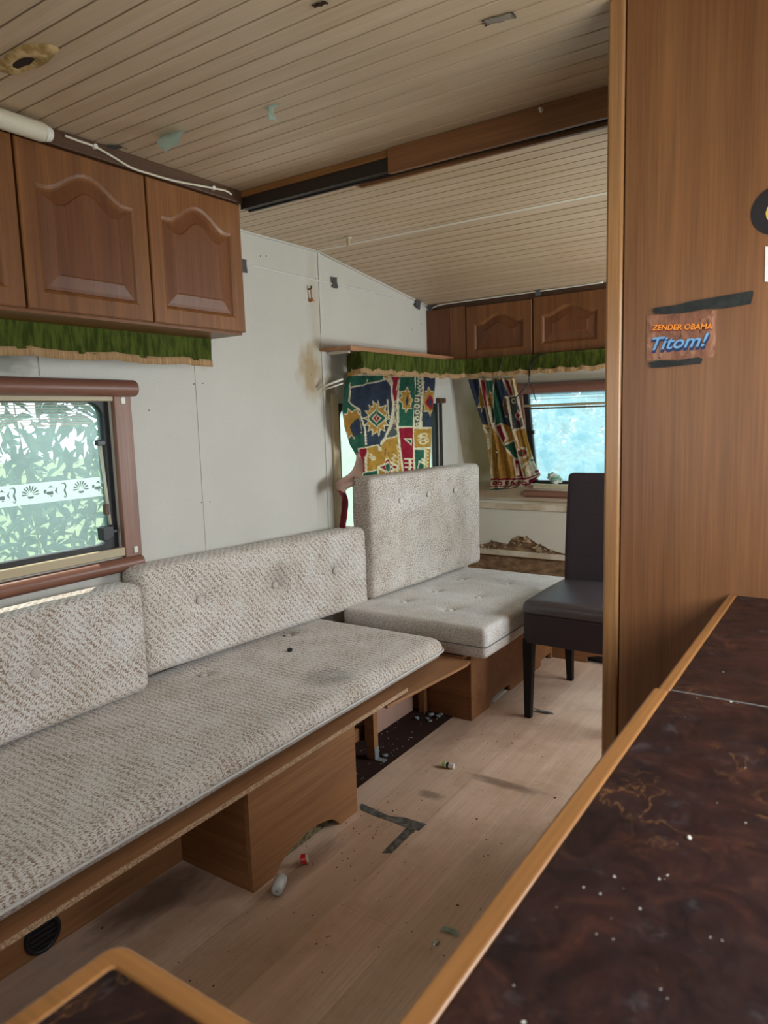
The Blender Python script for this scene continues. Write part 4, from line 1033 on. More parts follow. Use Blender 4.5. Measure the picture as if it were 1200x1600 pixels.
# loose board bridging the two benches
bm = BM()
q = [(-1.60, 1.93), (-1.298, 1.895), (-1.255, 2.38), (-1.262, 2.43), (-1.60, 2.43)]
prism(bm, q, 2, .284, .2955)
tag(link_mesh('plywood_board', bm, M['board_y'], bevel=.001), 'thin plywood board bridging the gap between the two bench bases', 'board')
ct = bx('carpet_strip', -1.60, -1.395, 1.728, 2.515, 0.0002, .0032, M['carpet']); tag(ct, 'strip of dark brown carpet on the floor inside the open bench', 'carpet')

# ------------------------------------------------------------------ cushions
def cushion(w, d, h, r, res=.02, sag=.004, dimples=(), seed=0, edge_roll=0, stains=()):
    """rounded block w(x) d(y) h(z) centred in plan, base at z=0; UVs in metres; dimples: (face, a, b, depth)"""
    bm = BM(); uvl = bm.loops.layers.uv.new('UVMap'); hx, hy, hz = w/2, d/2, h/2
    def nn(l): return max(3, int(round(l/res)))
    vert = {}; faces = []
    def axis_pts(L_, r_):
        n = nn(L_); base = [-L_/2+L_*k/n for k in range(n+1)]
        for t in (.12, .3, .55, .8): base += [-L_/2+r_*t, L_/2-r_*t]
        base = sorted(base); out = [base[0]]
        for b_ in base[1:]:
            if b_-out[-1] > .0025: out.append(b_)
        out[-1] = base[-1]; return out
    AX = [axis_pts(w, r), axis_pts(d, r), axis_pts(h, min(r, h/2))]
    half = (hx, hy, hz)
    def conv(p):
        rr = (min(r, hx), min(r, hy), min(r, hz)); r0 = min(rr)
        q = [max(-half[i]+rr[i], min(half[i]-rr[i], p[i])) for i in range(3)]
        dv = [(p[i]-q[i])/rr[i] for i in range(3)]; l = math.sqrt(sum(c*c for c in dv))
        if l > 1e-9:
            m_ = max(abs(c) for c in dv); s = m_/l if l > 0 else 1
            dv = [c*s for c in dv]
        return Vector([q[i]+dv[i]*rr[i] for i in range(3)])
    def getv(p):
        key = tuple(round(c, 5) for c in p)
        if key not in vert: vert[key] = bm.verts.new(conv(p))
        return vert[key]
    for ax in range(3):
        a, b = [i for i in range(3) if i != ax]
        for sg in (-1, 1):
            for i in range(len(AX[a])-1):
                for j in range(len(AX[b])-1):
                    quad = []
                    for (ii, jj) in ((i, j), (i+1, j), (i+1, j+1), (i, j+1)):
                        p = [0, 0, 0]; p[ax] = sg*half[ax]; p[a] = AX[a][ii]; p[b] = AX[b][jj]; quad.append(p)
                    vs = [getv(p) for p in quad]
                    if len(set(vs)) < 3: continue
                    try: f = bm.faces.new(vs)
                    except ValueError: continue
                    for lp, p in zip(f.loops, quad):
                        if ax == 2: uv = (p[1], p[0])
                        elif ax == 0: uv = (p[1], p[2]+hx*sg)
                        else: uv = (p[0]+hy*sg, p[2])
                        lp[uvl].uv = uv
    bmesh.ops.recalc_face_normals(bm, faces=bm.faces)
    st = bm.verts.layers.float.new('stain_shade')
    for v in bm.verts:
        c = v.co.copy(); k = 1
        n_ = noise.noise(Vector((c.x*4+seed, c.y*4, c.z*4)))*sag + noise.noise(Vector((c.x*11+seed, c.y*11, c.z*11)))*sag*.35
        v.co += c.normalized()*n_
        for (fc, a, b, dep) in dimples:
            if fc == 'z': du, dv_, on, dr = c.x-a, c.y-b, c.z > 0, Vector((0, 0, -1))
            else: du, dv_, on, dr = c.y-a, c.z-b, c.x > 0, Vector((-1, 0, 0))
            if on:
                q2 = du*du+dv_*dv_; v.co += dr*dep*(math.exp(-q2/.0005)*.75+math.exp(-q2/.0035)*.5)
        s = 0
        for (a, b, c_, rr, k_) in stains:
            q2 = (c-Vector((a, b, c_))).length/rr; s = max(s, k_*max(0, 1-q2**1.6)*(.75+.6*noise.noise(c*25)))
        v[st] = max(0, min(1, s))
    for v in bm.verts: v.co.z += hz
    for f in bm.faces: f.smooth = True
    return bm
def place(bm, name, loc, rot, mat, par):
    """cushion body in the thing's own space"""
    me = bpy.data.meshes.new(name); bm.to_mesh(me); bm.free(); me.materials.append(mat)
    o = bpy.data.objects.new(name, me); COL.objects.link(o); o.parent = par; o.location = loc; o.rotation_euler = rot
    return o
def button(par, loc, axis, r=.0145, mat=None):
    bm = BM(); n = 14; rings = []
    for rr, hh in ((.0, .006), (.5, .0055), (.85, .003), (1.0, 0), (1.0, -.004)):
        if rr == 0: rings.append([bm.verts.new((0, 0, hh))]*n)
        else: rings.append([bm.verts.new((math.cos(2*PI*k/n)*r*rr, math.sin(2*PI*k/n)*r*rr, hh)) for k in range(n)])
    for A, B in zip(rings, rings[1:]):
        for k in range(n):
            q = [A[k], A[(k+1) % n], B[(k+1) % n], B[k]]; q2 = []
            for v in q:
                if v not in q2: q2.append(v)
            bm.faces.new(q2)
    for f in bm.faces: f.smooth = True
    return place(bm, 'button', loc, (0, 0, 0) if axis == 'z' else (0, math.radians(90), 0), mat or M['piping'], par)
def loop_piping(par, w, d, z, r_in, rr, mat, rad=.0035, sides='all'):
    """cord sewn along the rounded outline at height z"""
    pts_ = []
    for (cx, cy, s) in ((w/2-rr, d/2-rr, 0), (-w/2+rr, d/2-rr, 1), (-w/2+rr, -d/2+rr, 2), (w/2-rr, -d/2+rr, 3)):
        for k in range(7):
            a = (s+k/6)*PI/2; pts_.append((cx+rr*math.cos(a)*1.0, cy+rr*math.sin(a), z))
    pts_.append(pts_[0])
    bm = BM(); tube(bm, pts_, rad, 6, False)
    for f in bm.faces: f.smooth = True
    return place(bm, 'piping', (0, 0, 0), (0, 0, 0), mat, par)
def seat_cushion(loc, rz, w, d, h, r, lab, mat, dots, stains=(), seed=0, pip=.028, corner=None, pmat=None, dep=.019, prad=.0026, pout=.002):
    t = empty('seat_cushion', loc, lab, 'cushion', rz=rz)
    place(cushion(w, d, h, r, .013, .005, [('z', a, b, dep) for a, b in dots], seed, stains=stains), 'cushion_body', (0, 0, 0), (0, 0, 0), mat, t)
    for a, b in dots: button(t, (a, b, h-dep*.80), 'z', mat=mat)
    loop_piping(t, w+pout, d+pout, pip, 0, r, pmat or M['piping'], prad)
    return t
def back_cushion(loc, rz, w, d, h, r, lab, mat, dots, lean_=0, stains=(), seed=0, dep=.022):
    t = empty('back_cushion', loc, lab, 'cushion', rz=rz)
    place(cushion(w, d, h, r, .013, .005, [('x', a, b-h/2, dep) for a, b in dots], seed, stains=stains), 'cushion_body', (0, 0, 0), (0, 0, 0), mat, t)
    for a, b in dots: button(t, (w/2-dep*.62, a, b), 'x', mat=mat)
    return t
# long seat cushion: x -2.02..-1.33, y -.75..2.34
sw, sl, shh = .714, 3.03, .084
sc = ((-2.026-1.312)/2, (-.70+2.330)/2, .3165)
def loc_s(p, c): return (p[0]-c[0], p[1]-c[1])
dots = [loc_s(at(2, .405, *q), sc) for q in ((318, 1050), (450, 990))]
bug = at(2, .41, 505, 1055)
t = seat_cushion(sc, 0, sw, sl, shh, .05, 'long ribbed beige seat cushion on the left bench, nearest seat cushion', M['fab_seat'], dots,
    [(bug[0]-sc[0]+.02, bug[1]-sc[1], .04, .10, .85), (dots[0][0], dots[0][1], .04, .03, .9), (dots[1][0], dots[1][1], .04, .045, .9)], 1, .036, prad=.0042, pout=.007)  # the last two marks paint shade into the button dimples
t.rotation_euler[0] = .008; t.location.z += .000
# far seat cushion
w_, d_ = .70, 1.02
sc2 = (-1.197-.35, 2.435+.51, .301)
dots = [loc_s(at(2, .428, *q), sc2) for q in ((630, 936), (680, 920), (720, 902), (703, 949), (747, 929), (791, 909))]
seat_cushion(sc2, 0, w_, d_, .127, .024, 'pale speckled seat cushion on the corner bench beside the chair', M['fab_pale'], dots, [(.2, -.50, .0, .3, .25)], 5, .052, pmat=M['grey_tape'], dep=.019)
# back cushions
def loc_b(q, xp, c): p = at(0, xp, *q); return (p[1]-c[1], p[2]-c[2])
cA = (-1.930, .78, .409)
back_cushion(cA, 0, 0.125, 1.24, .352, .035, 'nearest ribbed beige back cushion below the left window', M['fab_back'], [loc_b((58, 1052), -1.87, cA)], seed=2, dep=.014, stains=[(.065, .1, -.1, .02, .6)])
cB = (-1.958, 2.02, .417)
rzB = math.atan2(-.055, 1.2)
back_cushion(cB, rzB, 0.125, 1.20, .362, .035, 'middle ribbed beige back cushion with three buttons against the left wall', M['fab_back'],
    [loc_b((315, 942), -1.915, cB), loc_b((435, 915), -1.89, cB), loc_b((530, 890), -1.87, cB)], seed=3, stains=[(.065, .02, .03, .09, .5), (.065, .36, .03, .05, .3)]).rotation_euler[0] = -.022
cC = (-1.862, 3.085, .434)
rzC = math.atan2(-.055, 1.0)
back_cushion(cC, rzC, .12, .98, .555, .026, 'tall speckled back cushion standing in the far left corner before the curtain', M['fab_plain'],
    [loc_b((627, 782), -1.83, cC), loc_b((675, 772), -1.80, cC), loc_b((718, 766), -1.78, cC)], seed=4, stains=[(0, -.49, 0, .22, .25)])

# ------------------------------------------------------------------ dining chair
ch = empty('dining_chair', (-.915, 2.92, 0), 'dark upholstered high-back dining chair partly behind the wooden post', 'chair')
def chair_leg(x, y, dx, dy, top):
    bm = BM(); a, b = .0215, .014
    lo = [(x+dx-b+s[0]*2*b, y+dy-b+s[1]*2*b, 0) for s in ((0, 0), (1, 0), (1, 1), (0, 1))]
    hi = [(x-a+s[0]*2*a, y-a+s[1]*2*a, top) for s in ((0, 0), (1, 0), (1, 1), (0, 1))]
    A = [bm.verts.new(p) for p in lo]; B = [bm.verts.new(p) for p in hi]
    bm.faces.new(A[::-1]); bm.faces.new(B)
    for i in range(4): bm.faces.new((A[i], A[(i+1) % 4], B[(i+1) % 4], B[i]))
    bmesh.ops.recalc_face_normals(bm, faces=bm.faces)
    link_mesh('leg', bm, M['leg_black'], ch, bevel=.003)
cx0, cx1, cy0, cy1 = -1.145, -.70, 2.65, 3.17
chair_leg(cx0+.027, cy0+.025, -.005, .0, .34); chair_leg(cx1-.027, cy0+.025, .005, 0, .34)
chair_leg(cx0+.027, cy1-.035, -.0, .03, .34); chair_leg(cx1-.027, cy1-.035, 0, .03, .34)
bm = BM(); r = .04; n = 5
pl = []
for (a_, b_, s) in ((cx1-r, cy1-r, 0), (cx0+r, cy1-r, 1), (cx0+r, cy0+r, 2), (cx1-r, cy0+r, 3)):
    for k in range(n+1):
        an = (s+k/n)*PI/2; pl.append((a_+r*math.cos(an), b_+r*math.sin(an)))
prism(bm, pl, 2, .325, .448); link_mesh('seat_frame', bm, M['chair_fab'], ch, bevel=.006)
bm = cushion(cx1-cx0+.004, cy1-cy0-.03, .062, .03, .02, .001, (), 9)
for v in bm.verts:
    if v.co.z > .03: v.co.z += .020*max(0, 1-(v.co.x/.235)**2)*max(0, 1-((v.co.y)/.27)**2)
place(bm, 'seat', ((cx0+cx1)/2+.915, (cy0+cy1)/2-.015-2.92, .436), (0, 0, 0), M['chair_top'], ch)
bm = cushion(cx1-cx0-.01, .062, .56, .018, .03, .001, (), 10)
for v in bm.verts:
    v.co.y += .05*(v.co.z/.56)**2 + .012*math.cos(v.co.x/.22*1.5)
    v.co.x = .012 + v.co.x*.965 if v.co.x < 0 else v.co.x
place(bm, 'backrest', ((cx0+cx1)/2+.915, 3.105-2.92, .42), (0, 0, 0), M['chair_fab'], ch)
# low part of the backrest goes down behind the seat
# ------------------------------------------------------------------ wardrobe and kitchen
wd = empty('wardrobe', (-.03, 1.85, 0), 'tall brown veneer wardrobe with a beech corner post, right of the aisle', 'wardrobe')
YP = 1.40
bx('corner_post', -.4285, -.3975, YP-.003, YP+.03, 0, ZC-.001, M['post'], wd, .006, seg=3)
bx('front_panel', -.3945, RX-.001, YP, YP+.014, 0, ZC-.001, M['veneer_z'], wd)
bx('side_panel', -.4275, -.4135, YP+.031, 2.13, 0, ZC-.001, M['veneer_z'], wd)
bx('back_panel', -.4275, RX-.001, 2.131, 2.145, 0, ZC-.001, M['veneer_z'], wd)
bx('gap_black_sheet', -.413, -.398, YP+.031, 2.13, 0, ZC-.001, M['blackp'], wd)  # black sheet set behind the gap between post and panel to darken it
ZT = .915
ZB = ZT-.028
wt = empty('worktop', (.1, .95, ZB), 'dark marbled kitchen worktop with beech edging in front of the wardrobe', 'worktop')
bx('near_slab', -.185, RX-.001, -.9, .874, ZB+.002, ZT, M['counter'], wt, .001)
bx('far_slab', -.185, RX-.001, .877, YP-.001, ZB+.002, ZT-.0015, M['counter'], wt, .001)
bx('edging', -.2045, -.1855, .2495, .874, ZB, ZT+.0008, M['edge_y'], wt, .004, seg=3)
bx('edging', -.2005, -.1855, .877, YP-.001, ZB, ZT, M['edge_y'], wt, .004, seg=3)
bx('joint_strip', -.1845, RX-.002, .8745, .8768, ZB+.003, ZT-.0002, M['grey_tape'], wt)
ku = empty('kitchen_unit', (.1, .4, 0), 'brown base unit under the dark kitchen worktop', 'cabinet')
bx('unit_body', -.170, RX-.002, -.9, YP-.002, 0, ZB+.0015, M['oak_z'], ku)
# side top: its rounded corner points into the aisle
pw = empty('side_worktop', (-.33, -.2, ZB), 'small dark side top with rounded beech corner at the bottom left', 'worktop')
def rounded_corner(x0, x1, y0, y1, r, n=8):
    P = [(x1, y0), (x1, y1)]
    for k in range(n+1):
        an = PI/2+k/n*PI/2; P.append((x0+r+r*math.cos(an), y1-r+r*math.sin(an)))
    P.append((x0, y0)); return P
inner = rounded_corner(-.376, -.205, -.9, .237, .003); outer = rounded_corner(-.395, -.205, -.9, .2545, .014)
pr('slab', inner, 2, ZB+.002, ZT, M['counter'], pw)
bm = BM()
A = [bm.verts.new((*p, ZB)) for p in outer[1:]]; B = [bm.verts.new((*p, ZT+.0008)) for p in outer[1:]]
C_ = [bm.verts.new((*p, ZT+.0008)) for p in inner[1:]]; D_ = [bm.verts.new((*p, ZB)) for p in inner[1:]]
for R1, R2 in ((A, B), (B, C_), (C_, D_), (D_, A)):
    for i in range(len(A)-1): bm.faces.new((R1[i], R1[i+1], R2[i+1], R2[i]))
bm.faces.new((A[0], B[0], C_[0], D_[0])); bm.faces.new((A[-1], D_[-1], C_[-1], B[-1]))
bmesh.ops.recalc_face_normals(bm, faces=bm.faces); link_mesh('edging', bm, M['edge_x'], pw, bevel=.004, seg=3)
su = bx('side_unit', -.36, -.172, -.9, .225, 0, ZB+.0015, M['oak_z']); tag(su, 'brown base unit under the small side top', 'cabinet')

# ------------------------------------------------------------------ stickers on the wardrobe
Y0 = YP-.0006
cdx = empty('postcard', tuple(at(1, Y0, 1065, 560)), 'small brown printed card with orange and blue lettering taped to the wardrobe', 'card')
q = [at(1, Y0, *p) for p in ((1011, 493), (1120, 484), (1118, 558), (1010, 563))]
bm = BM(); prism(bm, [(p_[0], p_[2]) for p_ in q], 1, Y0-.0006, Y0)
m, N, L, b = new_mat('card_print')
v = coords(N, L, (1, 1, 1)); a = noise_n(N, L, coords(N, L, (30, 30, 14)), 1, 5, .7, 1.5)
r_ = ramp(N, [(.3, (.10, .035, .018)), (.5, (.24, .09, .045)), (.7, (.42, .21, .12))]); L.new(a, r_.inputs[0])
w_ = noise_n(N, L, coords(N, L, (60, 60, 9), rot=(0, .5, 0)), 1, 2, .5, .6); rw = ramp(N, [(.495, g(0)), (.5, g(1)), (.512, g(0))]); L.new(w_, rw.inputs[0])
L.new(mixc(N, L, rw.outputs[0], r_.outputs[0], (.03, .012, .01)), b.inputs['Base Color']); b.inputs['Roughness'].default_value = .4
link_mesh('card_sheet', bm, m, cdx)
def text(par, s, px, width_px, height, mat, shear=0, off=.0012, rot=0, bold=0, name='lettering', outline=None, sx=1.0):
    c = bpy.data.curves.new(name, 'FONT'); c.body = s; c.size = height; c.shear = shear; c.extrude = .0003; c.offset = bold; c.align_x = 'LEFT'; c.resolution_u = 3
    o = bpy.data.objects.new(name, c); COL.objects.link(o)
    bpy.context.view_layer.update()
    dg = bpy.context.evaluated_depsgraph_get(); me = bpy.data.meshes.new_from_object(o.evaluated_get(dg))
    bpy.data.objects.remove(o)
    p0 = at(1, Y0, *px); p1 = at(1, Y0, px[0]+width_px, px[1]-rot)
    W = max(v.co.x for v in me.vertices)-min(v.co.x for v in me.vertices); mx = min(v.co.x for v in me.vertices)
    k = (p1[0]-p0[0])/W; ang = math.atan2(p1[2]-p0[2], p1[0]-p0[0])
    T = WM[par.name].inverted()
    for v in me.vertices:
        x_, z_ = (v.co.x-mx)*k, v.co.y*sx
        v.co = T @ Vector((p0[0]+x_, p0[1]-off-v.co.z, p0[2]+z_+x_*math.tan(ang)))
    me.materials.append(mat); o = bpy.data.objects.new(name, me); COL.objects.link(o); o.parent = par; return o
ORG = plain('orange_ink', (.85, .28, .03), .5); RED = plain('dark_red_ink', (.16, .01, .01), .5); BLU = plain('blue_ink', (.16, .36, .60), .5); DBL = plain('dark_blue_ink', (.015, .03, .09), .5)
text(cdx, 'ZENDER OBAMA', (1018, 517), 96, .0145, RED, .2, .0008, 2, .0010)
text(cdx, 'ZENDER OBAMA', (1019, 516), 94, .0135, ORG, .2, .0018, 2, .0003)
text(cdx, 'Titom!', (1017, 551), 92, .034, DBL, .35, .0008, 7, .0016)
text(cdx, 'Titom!', (1019, 547), 88, .032, BLU, .35, .0018, 7, .0004)
def wtape(pts_, lab, mat='black_tape'):
    bm = BM(); P = [at(1, Y0-.0022, *q) for q in pts_]
    vs = [bm.verts.new(p) for p in P]; f = bm.faces.new(vs); bmesh.ops.recalc_face_normals(bm, faces=bm.faces)
    bmesh.ops.solidify(bm, geom=bm.faces[:], thickness=.0008)
    return tag(link_mesh('tape', bm, M[mat]), lab, 'tape')
M['black_tape'] = noisy('black_tape', (.010, .012, .011), (.022, .024, .022), 60, .5, .4, .3)
wtape([(1022, 490), (1021, 484), (1024, 481), (1060, 476), (1078, 471), (1120, 464), (1177, 454), (1177, 460), (1173, 475), (1130, 482), (1100, 483), (1070, 489), (1040, 491)], 'long black tape strip slanting over the top of the card')
wtape([(1014, 566), (1030, 563), (1060, 563), (1092, 558), (1098, 561), (1095, 568), (1075, 570), (1040, 574), (1018, 575)], 'short black tape strip across the bottom of the card')
p = at(1, Y0, 1215, 328)
st = empty('round_sticker', tuple(p), 'round black sticker with yellow lettering at the right edge of the wardrobe', 'sticker')
bm = BM(); tube(bm, [(p[0], Y0+.0005, p[2]), (p[0], Y0-.0006, p[2])], .0395, 40); link_mesh('sticker_disc', bm, plain('black_vinyl', (.012, .01, .012), .35), st)
text(st, 'Q', (1196, 350), 34, .05, plain('yellow_ink', (.62, .42, .06), .5), 0, .0012, 0, .0002)
tag(pr('paper_note', [(at(1, Y0, 1196, 385)[0], at(1, Y0, 1196, 385)[2]), (at(1, Y0, 1245, 385)[0], at(1, Y0, 1245, 387)[2]), (at(1, Y0, 1244, 440)[0], at(1, Y0, 1244, 443)[2]), (at(1, Y0, 1195, 440)[0], at(1, Y0, 1195, 440)[2])], 1, Y0-.0004, Y0, plain('white_paper', (.72, .72, .70), .7)), 'white paper note on the wardrobe at the right edge of the picture', 'note')

# ------------------------------------------------------------------ litter
def rot_tube(pts_, r, n=14): bm = BM(); tube(bm, pts_, r, n); return bm
p = at(2, .012, 476, 1344)
cp = empty('bottle_cap', (p[0], p[1], 0), 'red bottle cap on the floor beside the bench notch', 'cap')
ax = Vector((.8, .5, .25)).normalized(); c = Vector((p[0], p[1], .0155))
bm = rot_tube([c-ax*.008, c+ax*.006], [.0145, .0145], 18); link_mesh('cap_shell', bm, M['red'], cp, bevel=.001)
bm = rot_tube([c+ax*.0062, c+ax*.009], [.0125, .011], 18); link_mesh('cap_liner', bm, M['sill'], cp, bevel=.0005)
p = at(2, .015, 436, 1384)
t = empty('plastic_tumbler', (p[0], p[1], 0), 'small translucent white plastic tumbler lying by the bench corner', 'tumbler')
bm = BM(); n = 18; d = Vector((.42, -.75, 0)).normalized(); u = Vector((-d.y, d.x, 0)); w = Vector((0, 0, 1)); c = Vector((p[0], p[1], .0175)); R_ = []
for s, rr in ((-.027, .004), (-.027, .012), (-.024, .0155), (.0, .0168), (.026, .0170), (.026, .0158), (0, .0155), (-.022, .014), (-.023, .002)):
    R_.append([bm.verts.new(c+d*(-s)+(u*math.cos(2*PI*k/n)+w*math.sin(2*PI*k/n))*rr) for k in range(n)])
for A, B in zip(R_, R_[1:]):
    for k in range(n): bm.faces.new((A[k], A[(k+1) % n], B[(k+1) % n], B[k]))
bmesh.ops.recalc_face_normals(bm, faces=bm.faces)
milky = plain('milky_plastic', (.82, .86, .86), .3, trans=.35); link_mesh('tumbler_body', bm, milky, t, smooth=True)
p = at(2, .008, 700, 1197)
t = empty('small_bottle', (p[0], p[1], 0), 'tiny white and green labelled bottle lying on the floor near a brown streak', 'bottle')
bm = rot_tube([(p[0]-.012, p[1], .0105), (p[0]+.022, p[1]+.006, .0105)], .010); link_mesh('bottle_body', bm, M['white'], t, bevel=.001)
bm = rot_tube([(p[0]-.021, p[1]-.0016, .0105), (p[0]-.0122, p[1], .0105)], .0102); link_mesh('bottle_cap', bm, plain('lime_plastic', (.22, .45, .08), .4), t, bevel=.001)
bm = rot_tube([(p[0]-.006, p[1]+.001, .0105), (p[0]+.003, p[1]+.003, .0105)], .0103); link_mesh('label_band', bm, M['blackp'], t)
# foil scrap and button on the floor
p = at(2, .003, 702, 1457)
bm = BM(); G = [[bm.verts.new((p[0]-.022+i*.0045, p[1]-.008+j*.004+.006*math.sin(i/10*PI), .002+.006*abs(math.sin(i*1.7+j)))) for j in range(5)] for i in range(11)]
for A, B in zip(G, G[1:]):
    for j in range(4): bm.faces.new((A[j], A[j+1], B[j+1], B[j]))
bmesh.ops.solidify(bm, geom=bm.faces[:], thickness=.0006)
tag(link_mesh('foil_scrap', bm, M['green_foil']), 'crumpled greenish foil scrap on the floor beside the worktop', 'scrap')
p = at(2, .003, 680, 1472); bm = rot_tube([(p[0], p[1], .0003), (p[0], p[1], .004)], [.009, .007], 14)
tag(link_mesh('bottle_cap', bm, M['steel'], bevel=.001), 'small dark metal cap on the floor beside the foil scrap', 'cap')
p = at(2, .41, 453, 1017); bm = rot_tube([(p[0], p[1], .4065), (p[0]+.003, p[1]-.004, .418)], [.0085, .010], 14)
tag(link_mesh('black_cap', bm, M['blackp'], bevel=.0015), 'small black plastic cap lying on the long seat cushion', 'cap')
# tape T on the floor
def ftape(pts_, lab, h=.0016):
    P = [at(2, .0, *q) for q in pts_]
    return tag(pr('floor_tape', [(p_[0], p_[1]) for p_ in P], 2, .0002, h, M['duct_floor']), lab, 'tape')
M['duct_floor'] = noisy('dirty_duct_tape', (.05, .05, .045), (.17, .16, .14), 40, .6, .4, .5)
ftape([(597, 1333), (612, 1333), (652, 1294), (640, 1288), (632, 1297)], 'short grey tape strip pointing to the camera, on the floor')
ftape([(562, 1258), (566, 1256), (610, 1276), (633, 1278), (666, 1288), (655, 1298), (640, 1296), (612, 1284), (585, 1275), (564, 1266)], 'dark grey tape strip across the floor from the bench corner', .0014)
# leaf by the chair leg
p = at(2, .004, 850, 1112); bm = BM()
prof = [(-.045, .0, .012), (-.02, .010, .004), (.0, .013, .003), (.03, .008, .006), (.045, 0, .002)]
A = [bm.verts.new((p[0]+a_, p[1]+b_, h_)) for a_, b_, h_ in prof]; B = [bm.verts.new((p[0]+a_, p[1]-b_-.001, h_+.003)) for a_, b_, h_ in prof]; C_ = [bm.verts.new((p[0]+a_, p[1], max(.0005, h_-.002))) for a_, b_, h_ in prof]
for i in range(4): bm.faces.new((A[i], A[i+1], C_[i+1], C_[i])); bm.faces.new((C_[i], C_[i+1], B[i+1], B[i]))
bmesh.ops.solidify(bm, geom=bm.faces[:], thickness=.0005)
tag(link_mesh('dry_leaf', bm, M['duct']), 'grey dried leaf on the floor beside the front chair leg', 'leaf')
# paper in the bench notch
bm = BM(); box(bm, -1.330, -1.300, 2.72, 2.85, .012, .016)
for v in bm.verts: v.co.z += (v.co.y-2.72)*.06
bmesh.ops.recalc_face_normals(bm, faces=bm.faces); tag(link_mesh('paper_scrap', bm, M['cord']), 'folded pale paper stuck in the notch of the corner bench', 'paper')
# glass shards near the uprights
sg = plain('blue_glass_shard', (.30, .36, .38), .15, trans=.3)
k0 = 0
for (x_, y_) in ((651, 1124), (668, 1124), (674, 1118), (685, 1121), (690, 1118), (707, 1113), (672, 1128), (602, 1182)):
    p = at(2, .004, x_, y_); s = random.uniform(.010, .017); bm = BM()
    bmesh.ops.create_icosphere(bm, subdivisions=1, radius=s)
    for v in bm.verts: v.co = Vector((v.co.x*random.uniform(.5, 1.2), v.co.y*random.uniform(.5, 1.2), v.co.z*.45)) + Vector((p[0], p[1], s*.45+.0035))
    tag(link_mesh('plastic_lump', bm, sg), 'lone blue-grey plastic lump at the foot of the nearer bench upright' if x_ == 602 else 'greyish blue crumpled plastic lump beside the far bench upright', 'lump', None if x_ == 602 else 'plastic lumps by the bench uprights')
# crumbs
def crumbs(name, spots, mat, lab, z):
    bm = BM()
    for (x_, y_, s) in spots:
        m0 = bmesh.ops.create_icosphere(bm, subdivisions=1, radius=s)['verts']
        sx_, sy_ = random.uniform(.5, 1.5), random.uniform(.5, 1.5); a = random.uniform(0, PI)
        for v in m0:
            c = v.co; v.co = Vector((x_+c.x*sx_*math.cos(a)-c.y*sy_*math.sin(a), y_+c.x*sx_*math.sin(a)+c.y*sy_*math.cos(a), z+s*.3+c.z*.4))
    o = link_mesh(name, bm, mat); tag(o, lab, 'debris', kind='stuff'); return o
sp = []
for k in range(260):
    x_ = random.uniform(-1.55, -.45); y_ = random.uniform(.9, 3.2)
    if x_ < -1.30: x_ = -1.30+abs(random.gauss(0, .12))
    sp.append((x_, y_, random.choice((.0011, .0014, .0018, .0024))))
sp += [(random.gauss(-1.20, .06), random.gauss(1.62, .18), .0022) for _ in range(40)]
for q in ((867, 1247), (160, 1450), (745, 1280), (760, 1312), (715, 1415)):
    p = at(2, 0, *q); sp.append((p[0], p[1], .0038))
crumbs('floor_crumbs', sp, M['dark_trim'], 'dark crumbs and grit scattered over the wooden floor', 0)
crumbs('carpet_crumbs', [(random.uniform(-1.58, -1.41), random.uniform(1.75, 2.5), .0022) for _ in range(60)], M['faint'], 'pale crumbs on the dark carpet strip in the bench', .0032)
ws = []
for q in ((1077, 1310), (1030, 1374), (1043, 1368), (1000, 1420), (1032, 1546), (932, 1460), (1142, 1097), (1130, 1050), (912, 1387), (938, 1397), (1165, 1286), (1128, 1470), (818, 1598), (960, 1370), (1110, 1465), (1165, 1200), (803, 1540), (958, 1468)):
    p = at(2, ZT, *q); ws.append((p[0], p[1], random.choice((.0006, .0008, .0011))))
ws[0] = (ws[0][0], ws[0][1], .0026); ws[6] = (ws[6][0], ws[6][1], .0018)
for _ in range(60): ws.append((random.uniform(-.17, .1), random.uniform(.3, 1.3), .0004))
crumbs('worktop_crumbs', ws, M['white'], 'white paint crumbs scattered on the dark worktop', ZT)

# ------------------------------------------------------------------ outside
gd = bx('ground', -40, 30, -30, 40, -.62, -.60, M['grass']); struct(gd)
def leaf_mesh(L_, W_):
    bm = BM(); n = 5; A, B, C_ = [], [], []
    for k in range(n+1):
        t = k/n; w = W_*math.sin(PI*min(1, t*.95+.03))**.8*(1-.25*t); z = .18*L_*math.sin(t*1.6)
        C_.append(bm.verts.new((0, t*L_, -z))); A.append(bm.verts.new((-w, t*L_, -z+w*.35))); B.append(bm.verts.new((w, t*L_, -z+w*.35)))
    for k in range(n):
        bm.faces.new((A[k], C_[k], C_[k+1], A[k+1])); bm.faces.new((C_[k], B[k], B[k+1], C_[k+1]))
    me = bpy.data.meshes.new('leaf'); bm.to_mesh(me); bm.free(); me.materials.append(M['leaf'])
    for p_ in me.polygons: p_.use_smooth = True
    return me
def rand_rot():
    return Matrix.Rotation(random.uniform(0, 2*PI), 4, 'Z') @ Matrix.Rotation(random.uniform(-1.3, .5), 4, 'X') @ Matrix.Rotation(random.uniform(-.8, .8), 4, 'Y')
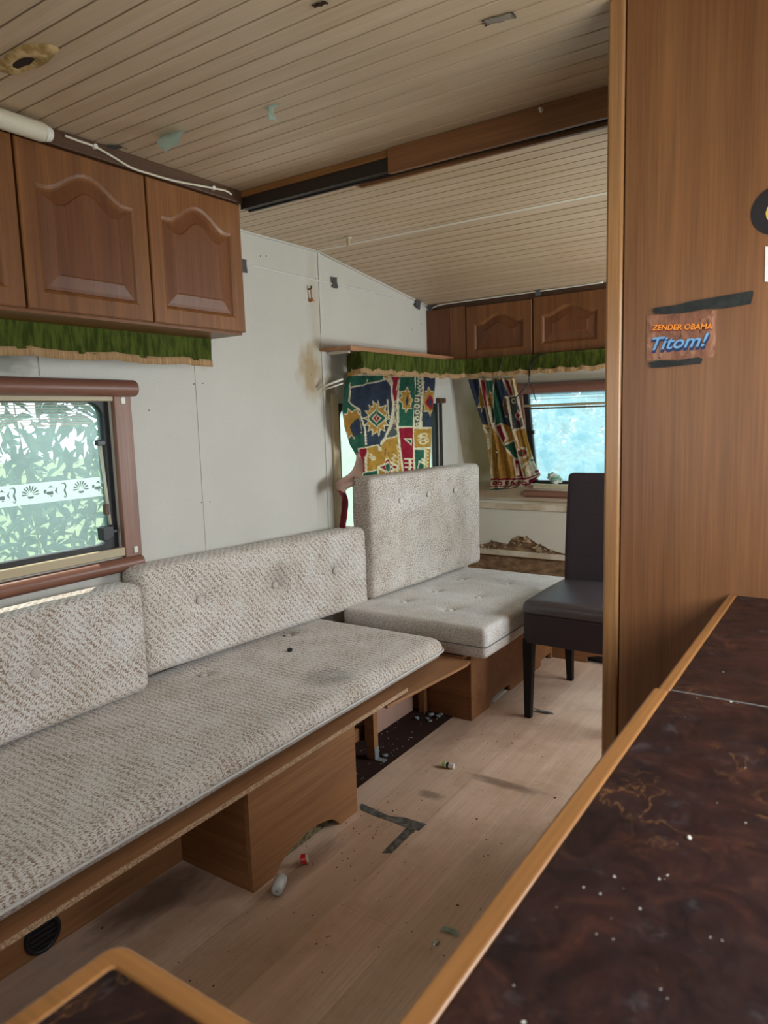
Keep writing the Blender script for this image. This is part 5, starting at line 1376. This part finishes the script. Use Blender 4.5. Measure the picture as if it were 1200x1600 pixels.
def leaf_cloud(bm, cx, cy, cz, sx_, sy_, sz_, n, L_, W_):
    for _ in range(n):
        c = Vector((random.uniform(-1, 1), random.uniform(-1, 1), random.uniform(-1, 1)))
        c = Vector((cx+c.x*sx_, cy+c.y*sy_, cz+c.z*sz_)); s = random.uniform(.6, 1.3); Rm = rand_rot()
        pts_ = [Vector((0, 0, 0)), Vector((-W_, L_*.45, .01)), Vector((0, L_, -.02)), Vector((W_, L_*.45, .01))]
        vs = [bm.verts.new(c+Rm @ (p_*s)) for p_ in pts_]; bm.faces.new((vs[0], vs[1], vs[2])); bm.faces.new((vs[0], vs[2], vs[3]))
bush = empty('bush', (-2.75, .95, -.6), 'leafy green laurel bush right outside the left window', 'bush')
lms = [leaf_mesh(.13, .020), leaf_mesh(.10, .017), leaf_mesh(.15, .020)]
bm = BM(); stems = []
for k in range(16):
    y_ = random.uniform(.1, 2.3); x_ = random.uniform(-2.95, -2.45); b0 = Vector((x_+random.uniform(-.2, .2), y_+random.uniform(-.2, .2), -.6)); tip = Vector((x_, y_, random.uniform(1.45, 1.85)))
    P = smooth_pts([b0, b0.lerp(tip, .5)+Vector((random.uniform(-.1, .1), random.uniform(-.15, .15), 0)), tip], 6); stems.append(P); tube(bm, P, [.007-.005*i/(len(P)-1) for i in range(len(P))], 5)
link_mesh('stems', bm, M['stem'], bush, smooth=True)
for k in range(280):
    P = stems[k % 16]; q = P[random.randint(5, len(P)-1)]+Vector((random.uniform(-.10, .10), random.uniform(-.12, .12), random.uniform(-.10, .1)))
    q.x = min(q.x, -2.28)
    o = bpy.data.objects.new('leaf', random.choice(lms)); COL.objects.link(o); o.parent = bush
    o.matrix_local = Matrix.Translation(q-Vector((-2.75, .95, -.6))) @ rand_rot()
bm = BM(); leaf_cloud(bm, -3.25, 1.5, .85, .5, 2.2, 1.5, 12000, .12, .019)
link_mesh('leaf_mass', bm, M['leaf_far'], bush)['kind'] = 'stuff'
hb = BM(); leaf_cloud(hb, -5.4, 7.6, .3, .8, 2.8, .95, 7000, .14, .03)
tag(link_mesh('hedge', hb, M['leaf_far']), 'pale green hedge seen through the left front window', 'hedge', kind='stuff')
hb = BM(); leaf_cloud(hb, -1.6, 7.2, .9, 2.2, .6, 1.6, 12000, .14, .03)
tag(link_mesh('hedge', hb, M['leaf_far']), 'blurred bluish hedge seen through the cloudy front window', 'hedge', kind='stuff')
